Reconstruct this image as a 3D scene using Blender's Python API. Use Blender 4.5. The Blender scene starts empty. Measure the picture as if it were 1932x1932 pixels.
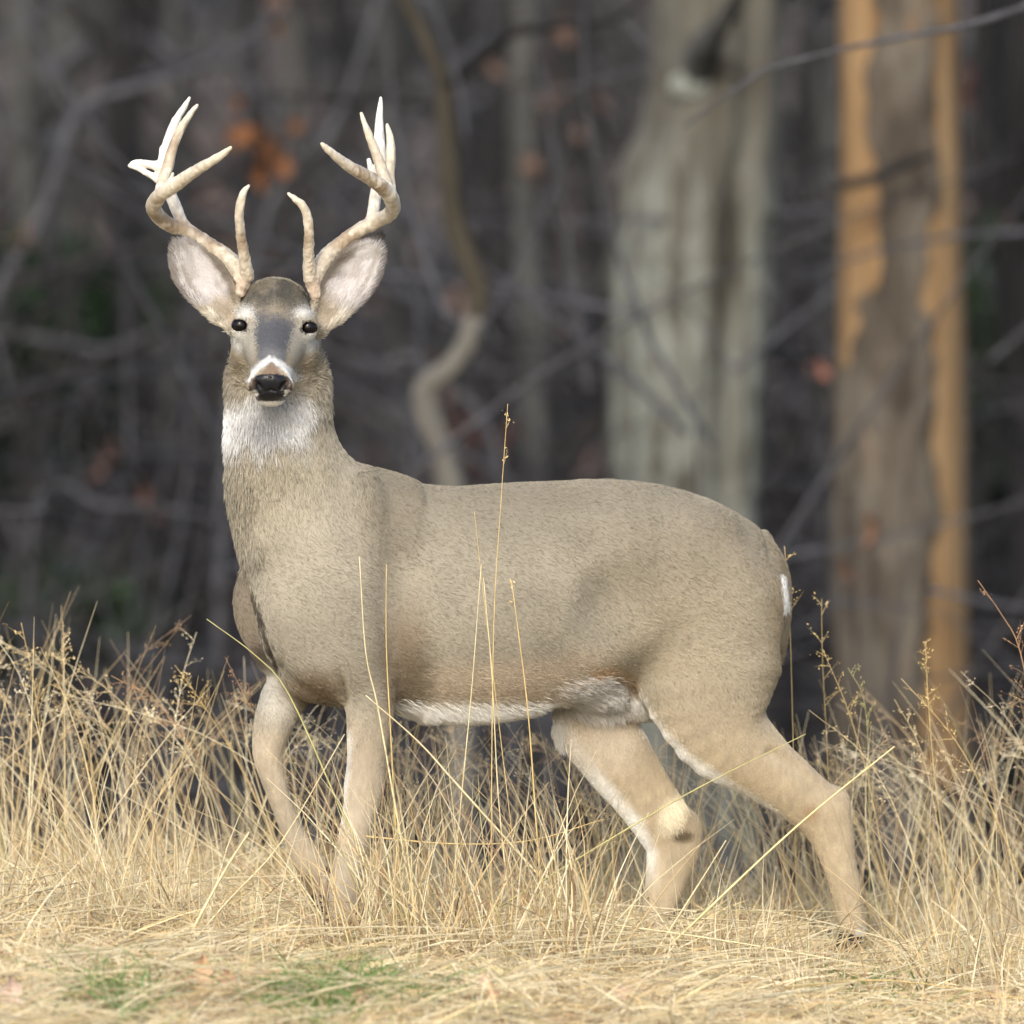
import bpy, math
import numpy as np
from mathutils import Vector, Matrix

rng = np.random.default_rng(7)
sc = bpy.context.scene
COL = sc.collection

# ------------------------------------------------------------------ camera
CAM = np.array([0.0, -25.0, 1.7])
AIM = np.array([0.0, 0.0, 0.9014])
S = 2.25 / 1932.0                     # metres per reference pixel at the buck
DIST = float(np.linalg.norm(AIM - CAM))
cd = bpy.data.cameras.new('camera')
cd.sensor_width = 36.0
cd.lens = 36.0 * DIST / 2.25
cd.clip_start = 0.5
cd.clip_end = 600.0
cd.dof.use_dof = True
cd.dof.focus_distance = 24.75
cd.dof.aperture_fstop = 3.0
cam = bpy.data.objects.new('camera', cd)
COL.objects.link(cam)
cam.location = CAM
cam.rotation_euler = Vector(AIM - CAM).to_track_quat('-Z', 'Y').to_euler()
sc.camera = cam
FWD = (AIM - CAM) / DIST
RIGHT = np.array([1.0, 0, 0])
UP = np.cross(RIGHT, FWD)
TH = 1.125 / DIST

def pos(u, v, y):
    """world point at depth y seen at reference pixel (u, v)"""
    d = FWD + RIGHT * ((u - 966.0) / 966.0 * TH) + UP * ((966.0 - v) / 966.0 * TH)
    return CAM + d * ((y - CAM[1]) / d[1])

def proj(P):
    q = P - CAM
    f = q @ FWD
    return 966 + (q @ RIGHT) / f / TH * 966, 966 - (q @ UP) / f / TH * 966

# ------------------------------------------------------------------ light
w = bpy.data.worlds.new('World')
sc.world = w
w.use_nodes = True
nt = w.node_tree
for n in list(nt.nodes):
    nt.nodes.remove(n)
sky = nt.nodes.new('ShaderNodeTexSky')
sky.sky_type = 'NISHITA'
sky.sun_disc = False
SUN_EL, SUN_AZ = math.radians(33), math.radians(194)     # azimuth clockwise from +Y: behind the camera, a bit left
sky.sun_elevation = SUN_EL
sky.sun_rotation = SUN_AZ
sky.dust_density = 3.0
bg = nt.nodes.new('ShaderNodeBackground')
bg.inputs['Strength'].default_value = 0.15
out = nt.nodes.new('ShaderNodeOutputWorld')
nt.links.new(sky.outputs[0], bg.inputs[0])
nt.links.new(bg.outputs[0], out.inputs[0])
sl = bpy.data.lights.new('sun', 'SUN')
sl.energy = 1.15
sl.angle = math.radians(14)
sl.color = (1.0, 0.99, 0.965)
sun = bpy.data.objects.new('sun', sl)
COL.objects.link(sun)
sdir = Vector((math.sin(SUN_AZ) * math.cos(SUN_EL), math.cos(SUN_AZ) * math.cos(SUN_EL), math.sin(SUN_EL)))
sun.rotation_euler = sdir.to_track_quat('Z', 'Y').to_euler()
sun.location = sdir * 30
sc.view_settings.view_transform = 'Standard'
sc.view_settings.look = 'None'
sc.view_settings.gamma = 1.0
sc.view_settings.use_curve_mapping = False
sc.view_settings.exposure = 0.97
sc.render.engine = 'CYCLES'
sc.cycles.max_bounces = 6
sc.cycles.diffuse_bounces = 3

# ------------------------------------------------------------------ helpers
def mesh_np(name, V, F, mat=None, parent=None, col=None, smooth=True):
    V = np.ascontiguousarray(V, dtype=np.float32)
    F = np.ascontiguousarray(F, dtype=np.int32)
    k = F.shape[1]
    me = bpy.data.meshes.new(name)
    me.vertices.add(len(V)); me.vertices.foreach_set('co', V.ravel())
    me.loops.add(F.size); me.loops.foreach_set('vertex_index', F.ravel())
    me.polygons.add(len(F)); me.polygons.foreach_set('loop_start', np.arange(0, F.size, k, dtype=np.int32))
    me.polygons.foreach_set('use_smooth', np.full(len(F), smooth))
    if col is not None:
        a = me.attributes.new('Col', 'FLOAT_COLOR', 'POINT')
        c4 = np.ones((len(V), 4), np.float32); c4[:, :3] = col
        a.data.foreach_set('color', c4.ravel())
    me.update(calc_edges=True)
    me.validate()
    o = bpy.data.objects.new(name, me)
    COL.objects.link(o)
    if mat: me.materials.append(mat)
    if parent: o.parent = parent
    return o

def empty(name, loc, label=None, cat=None, group=None):
    o = bpy.data.objects.new(name, None)
    COL.objects.link(o)
    o.location = loc
    o.empty_display_size = 0.1
    tag(o, label, cat, group)
    bpy.context.view_layer.update()
    return o

def tag(o, label=None, cat=None, group=None, kind=None):
    if label: o['label'] = label
    if cat: o['category'] = cat
    if group: o['group'] = group
    if kind: o['kind'] = kind
    return o

def keep(o, parent):
    """parent while the mesh is written in world coordinates"""
    o.parent = parent
    o.matrix_parent_inverse = Matrix.Translation(parent.location).inverted()
    return o

def norm(a):
    return a / np.maximum(np.linalg.norm(a, axis=-1, keepdims=True), 1e-9)

def hash3(i, j, k):
    h = (i * 73856093) ^ (j * 19349663) ^ (k * 83492791)
    h = (h ^ (h >> 13)) * 1274126177
    return ((h ^ (h >> 16)) & 0xffff) / 65535.0

def vnoise(P, f):
    """value noise 0..1"""
    q = np.asarray(P, dtype=np.float64) * f + 1000.0
    i = np.floor(q).astype(np.int64); t = q - i; t = t * t * (3 - 2 * t)
    r = 0
    for a in (0, 1):
        for b in (0, 1):
            for c in (0, 1):
                wgt = (t[..., 0] if a else 1 - t[..., 0]) * (t[..., 1] if b else 1 - t[..., 1]) * (t[..., 2] if c else 1 - t[..., 2])
                r = r + wgt * hash3(i[..., 0] + a, i[..., 1] + b, i[..., 2] + c)
    return r

def sstep(a, b, x):
    t = np.clip((x - a) / (b - a), 0, 1)
    return t * t * (3 - 2 * t)

def mix(a, b, m):
    m = np.asarray(m)[..., None]
    return a * (1 - m) + np.asarray(b) * m

def catmull(P, n):
    P = np.asarray(P, float)
    if len(P) < 3:
        t = np.linspace(0, 1, n + 1)[:, None]
        return P[0] * (1 - t) + P[-1] * t
    E = np.vstack([2 * P[0] - P[1], P, 2 * P[-1] - P[-2]])
    o = []
    for i in range(1, len(E) - 2):
        p0, p1, p2, p3 = E[i - 1], E[i], E[i + 1], E[i + 2]
        for t in np.linspace(0, 1, n, endpoint=False):
            o.append(0.5 * (2 * p1 + (p2 - p0) * t + (2 * p0 - 5 * p1 + 4 * p2 - p3) * t * t + (3 * p1 - p0 - 3 * p2 + p3) * t ** 3))
    o.append(E[-2])
    return np.array(o)

# materials
def attr_mat(name, rough=0.7, spec=0.3, bump=None, var=None, trans=0.0):
    m = bpy.data.materials.new(name); m.use_nodes = True
    t = m.node_tree; b = t.nodes['Principled BSDF']
    a = t.nodes.new('ShaderNodeAttribute'); a.attribute_name = 'Col'
    src = a.outputs['Color']
    if var:
        co = t.nodes.new('ShaderNodeTexCoord')
        nz = t.nodes.new('ShaderNodeTexNoise'); nz.inputs['Scale'].default_value = var[0]; nz.inputs['Detail'].default_value = 4
        t.links.new(co.outputs['Object'], nz.inputs['Vector'])
        mr = t.nodes.new('ShaderNodeMapRange'); mr.inputs['From Min'].default_value = 0.3; mr.inputs['From Max'].default_value = 0.7
        mr.inputs['To Min'].default_value = 1 - var[1]; mr.inputs['To Max'].default_value = 1 + var[1]
        t.links.new(nz.outputs['Fac'], mr.inputs['Value'])
        mx = t.nodes.new('ShaderNodeMix'); mx.data_type = 'RGBA'; mx.blend_type = 'MULTIPLY'; mx.inputs[0].default_value = 1
        t.links.new(src, mx.inputs[6]); t.links.new(mr.outputs[0], mx.inputs[7])
        src = mx.outputs[2]
    t.links.new(src, b.inputs['Base Color'])
    b.inputs['Roughness'].default_value = rough
    b.inputs['Specular IOR Level'].default_value = spec
    if bump:
        co = t.nodes.new('ShaderNodeTexCoord')
        nz = t.nodes.new('ShaderNodeTexNoise'); nz.inputs['Scale'].default_value = bump[0]; nz.inputs['Detail'].default_value = 3
        bp = t.nodes.new('ShaderNodeBump'); bp.inputs['Strength'].default_value = bump[1]; bp.inputs['Distance'].default_value = bump[2]
        t.links.new(co.outputs['Object'], nz.inputs['Vector']); t.links.new(nz.outputs['Fac'], bp.inputs['Height'])
        t.links.new(bp.outputs[0], b.inputs['Normal'])
    if trans:
        tr = t.nodes.new('ShaderNodeBsdfTranslucent'); t.links.new(src, tr.inputs['Color'])
        ms = t.nodes.new('ShaderNodeMixShader'); ms.inputs[0].default_value = trans
        t.links.new(b.outputs[0], ms.inputs[1]); t.links.new(tr.outputs[0], ms.inputs[2])
        t.links.new(ms.outputs[0], t.nodes['Material Output'].inputs[0])
    return m

def noise_mat(name, stops, scale=(3, 3, 3), detail=6, rough=0.85, bump=(20, 0.6, 0.02), distortion=0.0, spec=0.2):
    """procedural colour ramp over stretched noise"""
    m = bpy.data.materials.new(name); m.use_nodes = True
    t = m.node_tree; b = t.nodes['Principled BSDF']
    co = t.nodes.new('ShaderNodeTexCoord'); mp = t.nodes.new('ShaderNodeMapping'); mp.inputs['Scale'].default_value = scale
    t.links.new(co.outputs['Object'], mp.inputs['Vector'])
    nz = t.nodes.new('ShaderNodeTexNoise'); nz.inputs['Scale'].default_value = 1; nz.inputs['Detail'].default_value = detail
    nz.inputs['Distortion'].default_value = distortion; nz.inputs['Roughness'].default_value = 0.6
    t.links.new(mp.outputs[0], nz.inputs['Vector'])
    cr = t.nodes.new('ShaderNodeValToRGB'); el = cr.color_ramp.elements
    while len(el) < len(stops): el.new(0.5)
    for e, (p, c) in zip(el, stops):
        e.position = p; e.color = (*c, 1)
    t.links.new(nz.outputs['Fac'], cr.inputs[0]); t.links.new(cr.outputs[0], b.inputs['Base Color'])
    b.inputs['Roughness'].default_value = rough; b.inputs['Specular IOR Level'].default_value = spec
    if bump:
        n2 = t.nodes.new('ShaderNodeTexNoise'); n2.inputs['Scale'].default_value = bump[0]; n2.inputs['Detail'].default_value = 5
        t.links.new(mp.outputs[0], n2.inputs['Vector'])
        bp = t.nodes.new('ShaderNodeBump'); bp.inputs['Strength'].default_value = bump[1]; bp.inputs['Distance'].default_value = bump[2]
        t.links.new(n2.outputs['Fac'], bp.inputs['Height']); t.links.new(bp.outputs[0], b.inputs['Normal'])
    return m

def plain_mat(name, c, rough=0.5, spec=0.5, coat=0.0):
    m = bpy.data.materials.new(name); m.use_nodes = True
    b = m.node_tree.nodes['Principled BSDF']
    b.inputs['Base Color'].default_value = (*c, 1); b.inputs['Roughness'].default_value = rough
    b.inputs['Specular IOR Level'].default_value = spec; b.inputs['Coat Weight'].default_value = coat
    return m

# tubes: list of (points, radii) -> V, F   (sides flexible)
def tube(P, R, sides=8, rough=0.0, seed=0, lobes=None):
    P = np.asarray(P, float); R = np.asarray(R, float); n = len(P)
    T = np.gradient(P, axis=0); T = norm(T)
    ref = np.array([0, 1.0, 0]) if abs(T[:, 1]).mean() < 0.8 else np.array([1.0, 0, 0])
    A = norm(np.cross(T, ref)); B = np.cross(T, A)
    th = np.linspace(0, 2 * np.pi, sides, endpoint=False)
    rr = np.repeat(R[:, None], sides, 1)
    if rough:
        q = np.stack([np.cos(th)[None] * np.ones((n, 1)), np.sin(th)[None] * np.ones((n, 1)), np.linspace(0, n * 0.35, n)[:, None] * np.ones((1, sides))], -1)
        rr = rr * (1 + rough * (vnoise(q + seed * 7.3, 1.7) - 0.5) * 2)
    if lobes is not None:
        rr = rr * lobes(np.linspace(0, 1, n)[:, None], th[None])
    V = P[:, None] + rr[..., None] * (np.cos(th)[None, :, None] * A[:, None] + np.sin(th)[None, :, None] * B[:, None])
    V = V.reshape(-1, 3)
    i = np.arange(n - 1)[:, None] * sides; j = np.arange(sides)[None]; j2 = (j + 1) % sides
    F = np.stack([i + j, i + j2, i + sides + j2, i + sides + j], -1).reshape(-1, 4)
    V = np.vstack([V, P[-1:], P[:1]])
    e = len(V) - 2
    top = (n - 1) * sides
    cap = [[top + a, top + (a + 1) % sides, e, e] for a in range(0)]
    tipq = np.array([[top + a, top + (a + 1) % sides, top + (a + 2) % sides, e] for a in range(0, sides - 1, 2)])
    return V, np.vstack([F, tipq])

def join(parts):
    Vs, Fs, Cs, o = [], [], [], 0
    for p in parts:
        V, F = p[0], p[1]
        Vs.append(V); Fs.append(F + o); o += len(V)
        if len(p) > 2: Cs.append(p[2])
    return np.vstack(Vs), np.vstack(Fs), (np.vstack(Cs) if Cs else None)

def blades(P0, D, L, Bend, wd, nseg, col, tubeish=False, taper=1.3, tipcol=None):
    """many thin stems (3-sided) or flat blades in one go; arrays of length N"""
    N = len(P0)
    t = np.linspace(0, 1, nseg + 1)
    P = P0[:, None] + D[:, None] * (L[:, None] * t)[..., None] + Bend[:, None] * (L[:, None] * t * t)[..., None]
    T = norm(D[:, None] + 2 * Bend[:, None] * t[None, :, None])
    az = rng.uniform(0, 2 * np.pi, N)
    r = np.stack([np.cos(az), np.sin(az), 0.1 * np.ones(N)], -1)
    A = norm(np.cross(T, r[:, None]))
    wt = wd[:, None] * (1 - 0.85 * t[None] ** taper)
    if tubeish:
        k = 3
        B = np.cross(T, A)
        ang = np.array([0, 2.094, 4.189])
        V = P[:, :, None] + wt[..., None, None] * 0.5 * (np.cos(ang)[None, None, :, None] * A[:, :, None] + np.sin(ang)[None, None, :, None] * B[:, :, None])
    else:
        k = 2
        V = P[:, :, None] + wt[..., None, None] * 0.5 * np.array([-1.0, 1.0])[None, None, :, None] * A[:, :, None]
    C = np.repeat(np.repeat(col[:, None], nseg + 1, 1)[:, :, None], k, 2)
    if tipcol is not None:
        tt = (t ** 1.5)[None, :, None, None]
        C = C * (1 - tt) + tipcol[:, None, None] * tt
    base = (np.arange(N) * (nseg + 1) * k)[:, None, None]
    s = (np.arange(nseg) * k)[None, :, None]
    if tubeish:
        j = np.arange(3)[None, None]; j2 = (j + 1) % 3
        F = np.stack([base + s + j, base + s + j2, base + s + k + j2, base + s + k + j], -1)
    else:
        F = np.stack([base + s, base + s + 1, base + s + k + 1, base + s + k], -1)
    return V.reshape(-1, 3), F.reshape(-1, 4), C.reshape(-1, 3)

# ------------------------------------------------------------------ ground
def ground_z(x, y):
    x = np.asarray(x, float); y = np.asarray(y, float)
    z = -0.055 * np.tanh((x + 0.35) / 1.0) * np.exp(-(y / 9.0) ** 2) - 0.075 * sstep(0.2, 0.9, x) * sstep(6, 0, np.abs(y))
    P = np.stack([x, y, 0 * x], -1)
    z = z + 0.05 * (vnoise(P, 1.3) - 0.5) + 0.02 * (vnoise(P, 4.0) - 0.5)
    z = z - 1.25 * sstep(0.7, 9.0, y) + .065 * np.clip(y + .45, -8.0, 0)
    z = z + 0.55 * sstep(16, 34, y) + 9.0 * sstep(30, 75, y)
    z = z + sstep(10, 25, y) * 0.35 * (vnoise(P, 0.35) - 0.5)
    return z

gx = np.concatenate([np.linspace(-70, -2.2, 40), np.linspace(-2.1, 2.1, 130), np.linspace(2.2, 70, 40)])
gy = np.concatenate([np.linspace(-60, -4.6, 30), np.linspace(-4.5, 2.5, 180), np.linspace(2.6, 120, 130)])
X, Y = np.meshgrid(gx, gy)
V = np.stack([X, Y, ground_z(X, Y)], -1).reshape(-1, 3)
nx = len(gx)
I = (np.arange(len(gy) - 1)[:, None] * nx + np.arange(nx - 1)[None]).reshape(-1)
F = np.stack([I, I + 1, I + nx + 1, I + nx], -1)
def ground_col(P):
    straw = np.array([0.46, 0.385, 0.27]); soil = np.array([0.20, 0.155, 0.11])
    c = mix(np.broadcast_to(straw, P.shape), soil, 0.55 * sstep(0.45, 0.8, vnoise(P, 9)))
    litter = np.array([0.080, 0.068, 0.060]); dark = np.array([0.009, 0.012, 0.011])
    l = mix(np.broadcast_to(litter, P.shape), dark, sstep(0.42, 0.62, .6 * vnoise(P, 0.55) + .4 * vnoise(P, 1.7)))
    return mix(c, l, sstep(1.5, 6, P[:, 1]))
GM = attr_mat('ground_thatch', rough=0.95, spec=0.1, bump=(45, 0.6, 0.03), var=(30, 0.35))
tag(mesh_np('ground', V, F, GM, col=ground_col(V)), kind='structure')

# ------------------------------------------------------------------ implicit surfaces
class Field:
    def __init__(self, xs, ys, zs):
        self.xs, self.ys, self.zs = (np.asarray(a, np.float32) for a in (xs, ys, zs))
        self.D = np.full((len(xs), len(ys), len(zs)), 0.08, np.float32)

    def sub(self, lo, hi):
        r = []
        for a, l, h in zip((self.xs, self.ys, self.zs), lo, hi):
            i = max(int(np.searchsorted(a, l)) - 1, 0); j = min(int(np.searchsorted(a, h)) + 1, len(a))
            r.append(slice(i, max(j, i + 1)))
        return tuple(r)

    def loft(self, P, ra, rb, side=(0, 1, 0), k=0.02, n=4, cap=None, op='add'):
        """P points, ra radius in the plane across `side`, rb radius along `side`"""
        A = catmull(np.column_stack([np.asarray(P, float), ra, rb]), n)
        P, ra, rb = A[:, :3], A[:, 3], A[:, 4]
        m = max(ra.max(), rb.max())
        pad = k + 0.012
        rg = [np.maximum(ra, rb)]
        lo = (P - rg[0][:, None]).min(0) - pad; hi = (P + rg[0][:, None]).max(0) + pad
        box = self.sub(lo, hi)
        shp = tuple(s.stop - s.start for s in box)
        T = np.full(shp, 0.5, np.float32); E = np.full(shp, 1e9, np.float32)
        side = np.asarray(side, float)
        for i in range(len(P) - 1):
            a, b = P[i], P[i + 1]
            r = max(ra[i], ra[i + 1], rb[i], rb[i + 1])
            s = self.sub(np.minimum(a, b) - r - pad, np.maximum(a, b) + r + pad)
            s = tuple(slice(max(x.start, y.start), min(x.stop, y.stop)) for x, y in zip(s, box))
            if min(x.stop - x.start for x in s) <= 0: continue
            ab = b - a; L2 = ab @ ab; nn = ab / math.sqrt(L2)
            eb = side - nn * (side @ nn); eb /= np.linalg.norm(eb); ea = np.cross(nn, eb)
            gx = self.xs[s[0]][:, None, None] - np.float32(a[0]); gy = self.ys[s[1]][None, :, None] - np.float32(a[1]); gz = self.zs[s[2]][None, None] - np.float32(a[2])
            f = lambda e: gx * np.float32(e[0]) + gy * np.float32(e[1]) + gz * np.float32(e[2])
            al = f(nn); t = np.clip(al / np.float32(math.sqrt(L2)), 0, 1)
            pc = al - t * np.float32(math.sqrt(L2))
            RA = ra[i] + (ra[i + 1] - ra[i]) * t; RB = rb[i] + (rb[i + 1] - rb[i]) * t
            RC = RA
            if cap is not None:
                if i == 0: RC = np.where(pc < 0, np.float32(cap[0]), RC)
                if i == len(P) - 2: RC = np.where(pc > 0, np.float32(cap[1]), RC)
            fa, fb = f(ea), f(eb)
            q = np.sqrt((fa / RA) ** 2 + (fb / RB) ** 2 + (pc / RC) ** 2)
            g = np.sqrt((fa / RA ** 2) ** 2 + (fb / RB ** 2) ** 2 + (pc / RC ** 2) ** 2)
            mn = np.minimum(RA, RB)
            d = np.where(q > .25, q * (q - 1) / np.maximum(g, 1e-6), (q - 1) * mn).astype(np.float32)
            loc = tuple(slice(x.start - y.start, x.stop - y.start) for x, y in zip(s, box))
            e2 = fa * fa + fb * fb + pc * pc
            nr = e2 < E[loc]
            T[loc] = np.where(nr, d, T[loc]); E[loc] = np.where(nr, e2, E[loc])
        self.comb(box, T, k, op)

    def ell(self, c, r, rot=None, k=0.02, op='add'):
        r = np.asarray(r, float); m = r.max()
        box = self.sub(np.asarray(c) - m - k - 0.012, np.asarray(c) + m + k + 0.012)
        gx = self.xs[box[0]][:, None, None] - c[0]; gy = self.ys[box[1]][None, :, None] - c[1]; gz = self.zs[box[2]][None, None] - c[2]
        M = np.eye(3) if rot is None else np.asarray(rot)          # rows = local axes
        q = 0; g = 0
        for i in range(3):
            e = (gx * M[i, 0] + gy * M[i, 1] + gz * M[i, 2])
            q = q + (e / r[i]) ** 2; g = g + (e / r[i] ** 2) ** 2
        q = np.sqrt(q)
        d = np.where(q > .25, q * (q - 1) / np.maximum(np.sqrt(g), 1e-6), (q - 1) * r.min())
        self.comb(box, d.astype(np.float32), k, op)

    def comb(self, box, d, k, op):
        D = self.D[box]
        if op == 'sub':
            h = np.clip(0.5 - 0.5 * (D + d) / k, 0, 1)
            self.D[box] = D * (1 - h) + (-d) * h + k * h * (1 - h)
        else:
            h = np.clip(0.5 + 0.5 * (d - D) / k, 0, 1)
            self.D[box] = d * (1 - h) + D * h - k * h * (1 - h)

    def mesh(self, smooth=2, soft=None):
        D = self.D; nx, ny, nz = D.shape
        Sg = D < 0
        c = Sg[:-1, :-1, :-1].astype(np.uint8)
        for a in (0, 1):
            for b in (0, 1):
                for e in (0, 1):
                    if a or b or e:
                        c = c + Sg[a:nx - 1 + a, b:ny - 1 + b, e:nz - 1 + e]
        ci = np.argwhere((c > 0) & (c < 8))
        del c
        idx = np.full((nx - 1, ny - 1, nz - 1), -1, np.int32)
        idx[ci[:, 0], ci[:, 1], ci[:, 2]] = np.arange(len(ci))
        corner = {}
        for a in (0, 1):
            for b in (0, 1):
                for e in (0, 1):
                    corner[a, b, e] = D[ci[:, 0] + a, ci[:, 1] + b, ci[:, 2] + e]
        acc = np.zeros((len(ci), 3)); cnt = np.zeros(len(ci))
        for p in corner:
            for ax in range(3):
                if p[ax] == 0:
                    q = list(p); q[ax] = 1; q = tuple(q)
                    d0, d1 = corner[p], corner[q]
                    mk = (d0 < 0) != (d1 < 0)
                    t = np.where(mk, d0 / np.where(mk, d0 - d1, 1), 0)
                    pt = np.tile(np.array(p, float), (len(ci), 1)); pt[:, ax] = t
                    acc += pt * mk[:, None]; cnt += mk
        g = ci + acc / cnt[:, None]
        V = np.stack([np.interp(g[:, i], np.arange(len(a)), a) for i, a in enumerate((self.xs, self.ys, self.zs))], -1)
        Fs = []
        for ax in range(3):
            sl0 = [slice(None)] * 3; sl1 = [slice(None)] * 3
            sl0[ax] = slice(0, -1); sl1[ax] = slice(1, None)
            A0, A1 = Sg[tuple(sl0)], Sg[tuple(sl1)]
            e = np.argwhere(A0 != A1)
            o1, o2 = [(1, 2), (2, 0), (0, 1)][ax]
            ok = (e[:, o1] > 0) & (e[:, o2] > 0) & (e[:, o1] < D.shape[o1] - 1) & (e[:, o2] < D.shape[o2] - 1)
            e = e[ok]
            ins = A0[e[:, 0], e[:, 1], e[:, 2]]
            def cell(d1, d2):
                k = e.copy(); k[:, o1] -= d1; k[:, o2] -= d2
                return idx[k[:, 0], k[:, 1], k[:, 2]]
            q = np.stack([cell(1, 1), cell(0, 1), cell(0, 0), cell(1, 0)], -1)
            q[~ins] = q[~ins][:, ::-1]
            Fs.append(q)
        F = np.vstack(Fs)
        F = F[(F >= 0).all(1)]
        E = np.vstack([F[:, [0, 1]], F[:, [1, 2]], F[:, [2, 3]], F[:, [3, 0]]])
        for it in range(smooth):
            s = np.zeros_like(V); n = np.zeros(len(V))
            for a, b in ((0, 1), (1, 0)):
                for ax in range(3): s[:, ax] += np.bincount(E[:, a], V[E[:, b], ax], len(V))
                n += np.bincount(E[:, a], minlength=len(V))
            m = np.full((len(V), 1), .55) if it < 2 or soft is None else .55 * soft(V)[:, None]
            V = V * (1 - m) + m * s / np.maximum(n, 1)[:, None]
        return V, F

def vnormals(V, F):
    n = np.cross(V[F[:, 2]] - V[F[:, 0]], V[F[:, 3]] - V[F[:, 1]])
    N = np.zeros_like(V)
    for k in range(4):
        for ax in range(3): N[:, ax] += np.bincount(F[:, k], n[:, ax], len(V))
    return norm(N)

# ------------------------------------------------------------------ the buck
def ys(u):            # the body is turned so that the chest is nearer than the rump
    return (u - 1000) * S * 0.28

xa = lambda u: (u - 966) * S
za = lambda v: 0.9014 + (966 - v) * S
B = Field(np.concatenate([np.arange(xa(300), xa(740), 0.0025), np.arange(xa(740), xa(1680), 0.0052)]),
          np.concatenate([np.arange(-0.50, -0.08, 0.0028), np.arange(-0.08, 0.36, 0.0055)]),
          np.concatenate([np.arange(za(1830), za(800), 0.0052), np.arange(za(800), za(420), 0.0025)]))
def chain(L, off=0.0):
    """rows (u, v, in-plane radius px, depth radius m, [y])"""
    P = [pos(r[0], r[1], (r[4] if len(r) > 4 else ys(r[0]) + off)) for r in L]
    return P, [r[2] * S for r in L], [r[3] for r in L]

# trunk
TR = [(505, 1000, 1235, .085), (560, 915, 1305, .115), (650, 880, 1325, .142), (700, 888, 1335, .152), (750, 908, 1342, .162), (850, 918, 1348, .178), (950, 912, 1342, .182),
      (1050, 906, 1322, .182), (1150, 903, 1292, .172), (1250, 919, 1285, .158), (1340, 958, 1290, .138), (1400, 998, 1285, .115), (1432, 1030, 1260, .098)]
B.loft([pos(u, (a + b) / 2, ys(u)) for u, a, b, h in TR], [(b - a) / 2 * S for u, a, b, h in TR], [h for *_, h in TR], n=3, cap=(0.03, 0.055), k=0.02)
# neck
P, ra, rb = chain([(625, 1075, 140, .125, -.115), (572, 965, 132, .12, -.14), (537, 870, 110, .108, -.155), (527, 780, 94, .098, -.165), (523, 700, 89, .088, -.16), (521, 650, 80, .08, -.15)])
B.loft(P, ra, rb, k=0.04)
# shoulders and breast
B.ell(pos(608, 1120, ys(608) - .085), (.125, .075, .20), k=0.06)
B.loft(*chain([(560, 1040, 62, .06), (497, 1110, 52, .055), (487, 1165, 42, .05), (520, 1235, 40, .045)], .085), k=0.015)
B.loft(*chain([(545, 1200, 45, .05), (575, 1270, 45, .055), (640, 1290, 40, .06)]), k=0.03)
# near front leg
P, ra, rb = chain([(600, 1130, 100, .055), (655, 1235, 76, .055), (696, 1315, 50, .044), (693, 1400, 38, .035), (690, 1450, 36, .034), (687, 1485, 38, .035), (680, 1525, 32, .028), (667, 1580, 29, .024), (656, 1650, 28, .025), (651, 1690, 31, .027), (645, 1730, 25, .024)], -.09)
B.loft(P, ra, rb, k=0.03)
# far front leg, lifted and bent at the knee
P, ra, rb = chain([(560, 1150, 70, .05), (560, 1265, 52, .05), (534, 1320, 43, .042), (517, 1362, 38, .036), (505, 1420, 29, .031), (519, 1480, 23, .025), (548, 1560, 21, .022), (575, 1615, 27, .025), (594, 1645, 30, .026), (604, 1682, 21, .022)], .09)
B.loft(P, ra, rb, k=0.02)
# near hind leg
P, ra, rb = chain([(1375, 1130, 105, .075), (1338, 1255, 138, .085), (1362, 1375, 98, .066), (1432, 1440, 68, .05), (1500, 1492, 56, .043), (1556, 1546, 50, .037), (1582, 1622, 34, .029), (1600, 1695, 29, .025), (1611, 1752, 25, .024)], -.075)
B.loft(P, ra, rb, k=0.035)
B.ell(pos(1582, 1512, ys(1592) - .078), (.024, .022, .032), k=0.03)                   # point of the hock
B.loft(*chain([(1450, 1420, 4, .005), (1490, 1440, 7, .008), (1545, 1488, 6, .007)], -.122), k=0.02, op='sub')
B.ell(pos(1320, 1120, ys(1320) - .095), (.12, .06, .14), k=0.06)                       # haunch
B.ell(pos(668, 1190, ys(668) - .105), (.05, .045, .10), k=0.05)                        # upper arm
# far hind leg, reaching forward
P, ra, rb = chain([(1290, 1160, 90, .07), (1175, 1290, 90, .07), (1120, 1350, 78, .06), (1160, 1425, 71, .05), (1207, 1490, 61, .043), (1247, 1548, 57, .038), (1269, 1594, 54, .035), (1261, 1642, 44, .030), (1246, 1702, 34, .026), (1230, 1752, 26, .024)], .075)
B.loft(P, ra, rb, k=0.02)
B.ell(pos(1304, 1562, ys(1316) + .075), (.022, .018, .034), k=0.03)
B.ell(pos(1272, 1545, ys(1272) + .050), (.024, .014, .034), k=0.02)                  # hock tuft
B.ell(pos(1128, 1305, ys(1128)), (.06, .05, .028), k=0.03)                           # groin
B.loft(*chain([(800, 1335, 14, .06), (900, 1338, 14, .06), (1000, 1322, 14, .06)]), k=0.03)
B.ell(pos(1185, 1165, ys(1185) - .232), (.10, .075, .12), k=0.05, op='sub')             # hollow of the flank
B.ell(pos(768, 1130, ys(768) - .221), (.045, .070, .15), k=0.05, op='sub')             # hollow behind the shoulder
B.ell(pos(1335, 1000, ys(1335) - .075), (.05, .035, .035), k=0.05)                     # point of the hip
B.ell(pos(690, 985, ys(690) - .105), (.035, .035, .11), k=0.04)                        # shoulder blade
# tail, pressed to the rump
B.loft(*chain([(1438, 1015, 16, .035), (1470, 1070, 16, .032), (1481, 1130, 13, .03), (1478, 1200, 10, .025), (1470, 1250, 6, .015)]), k=0.012)
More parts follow.
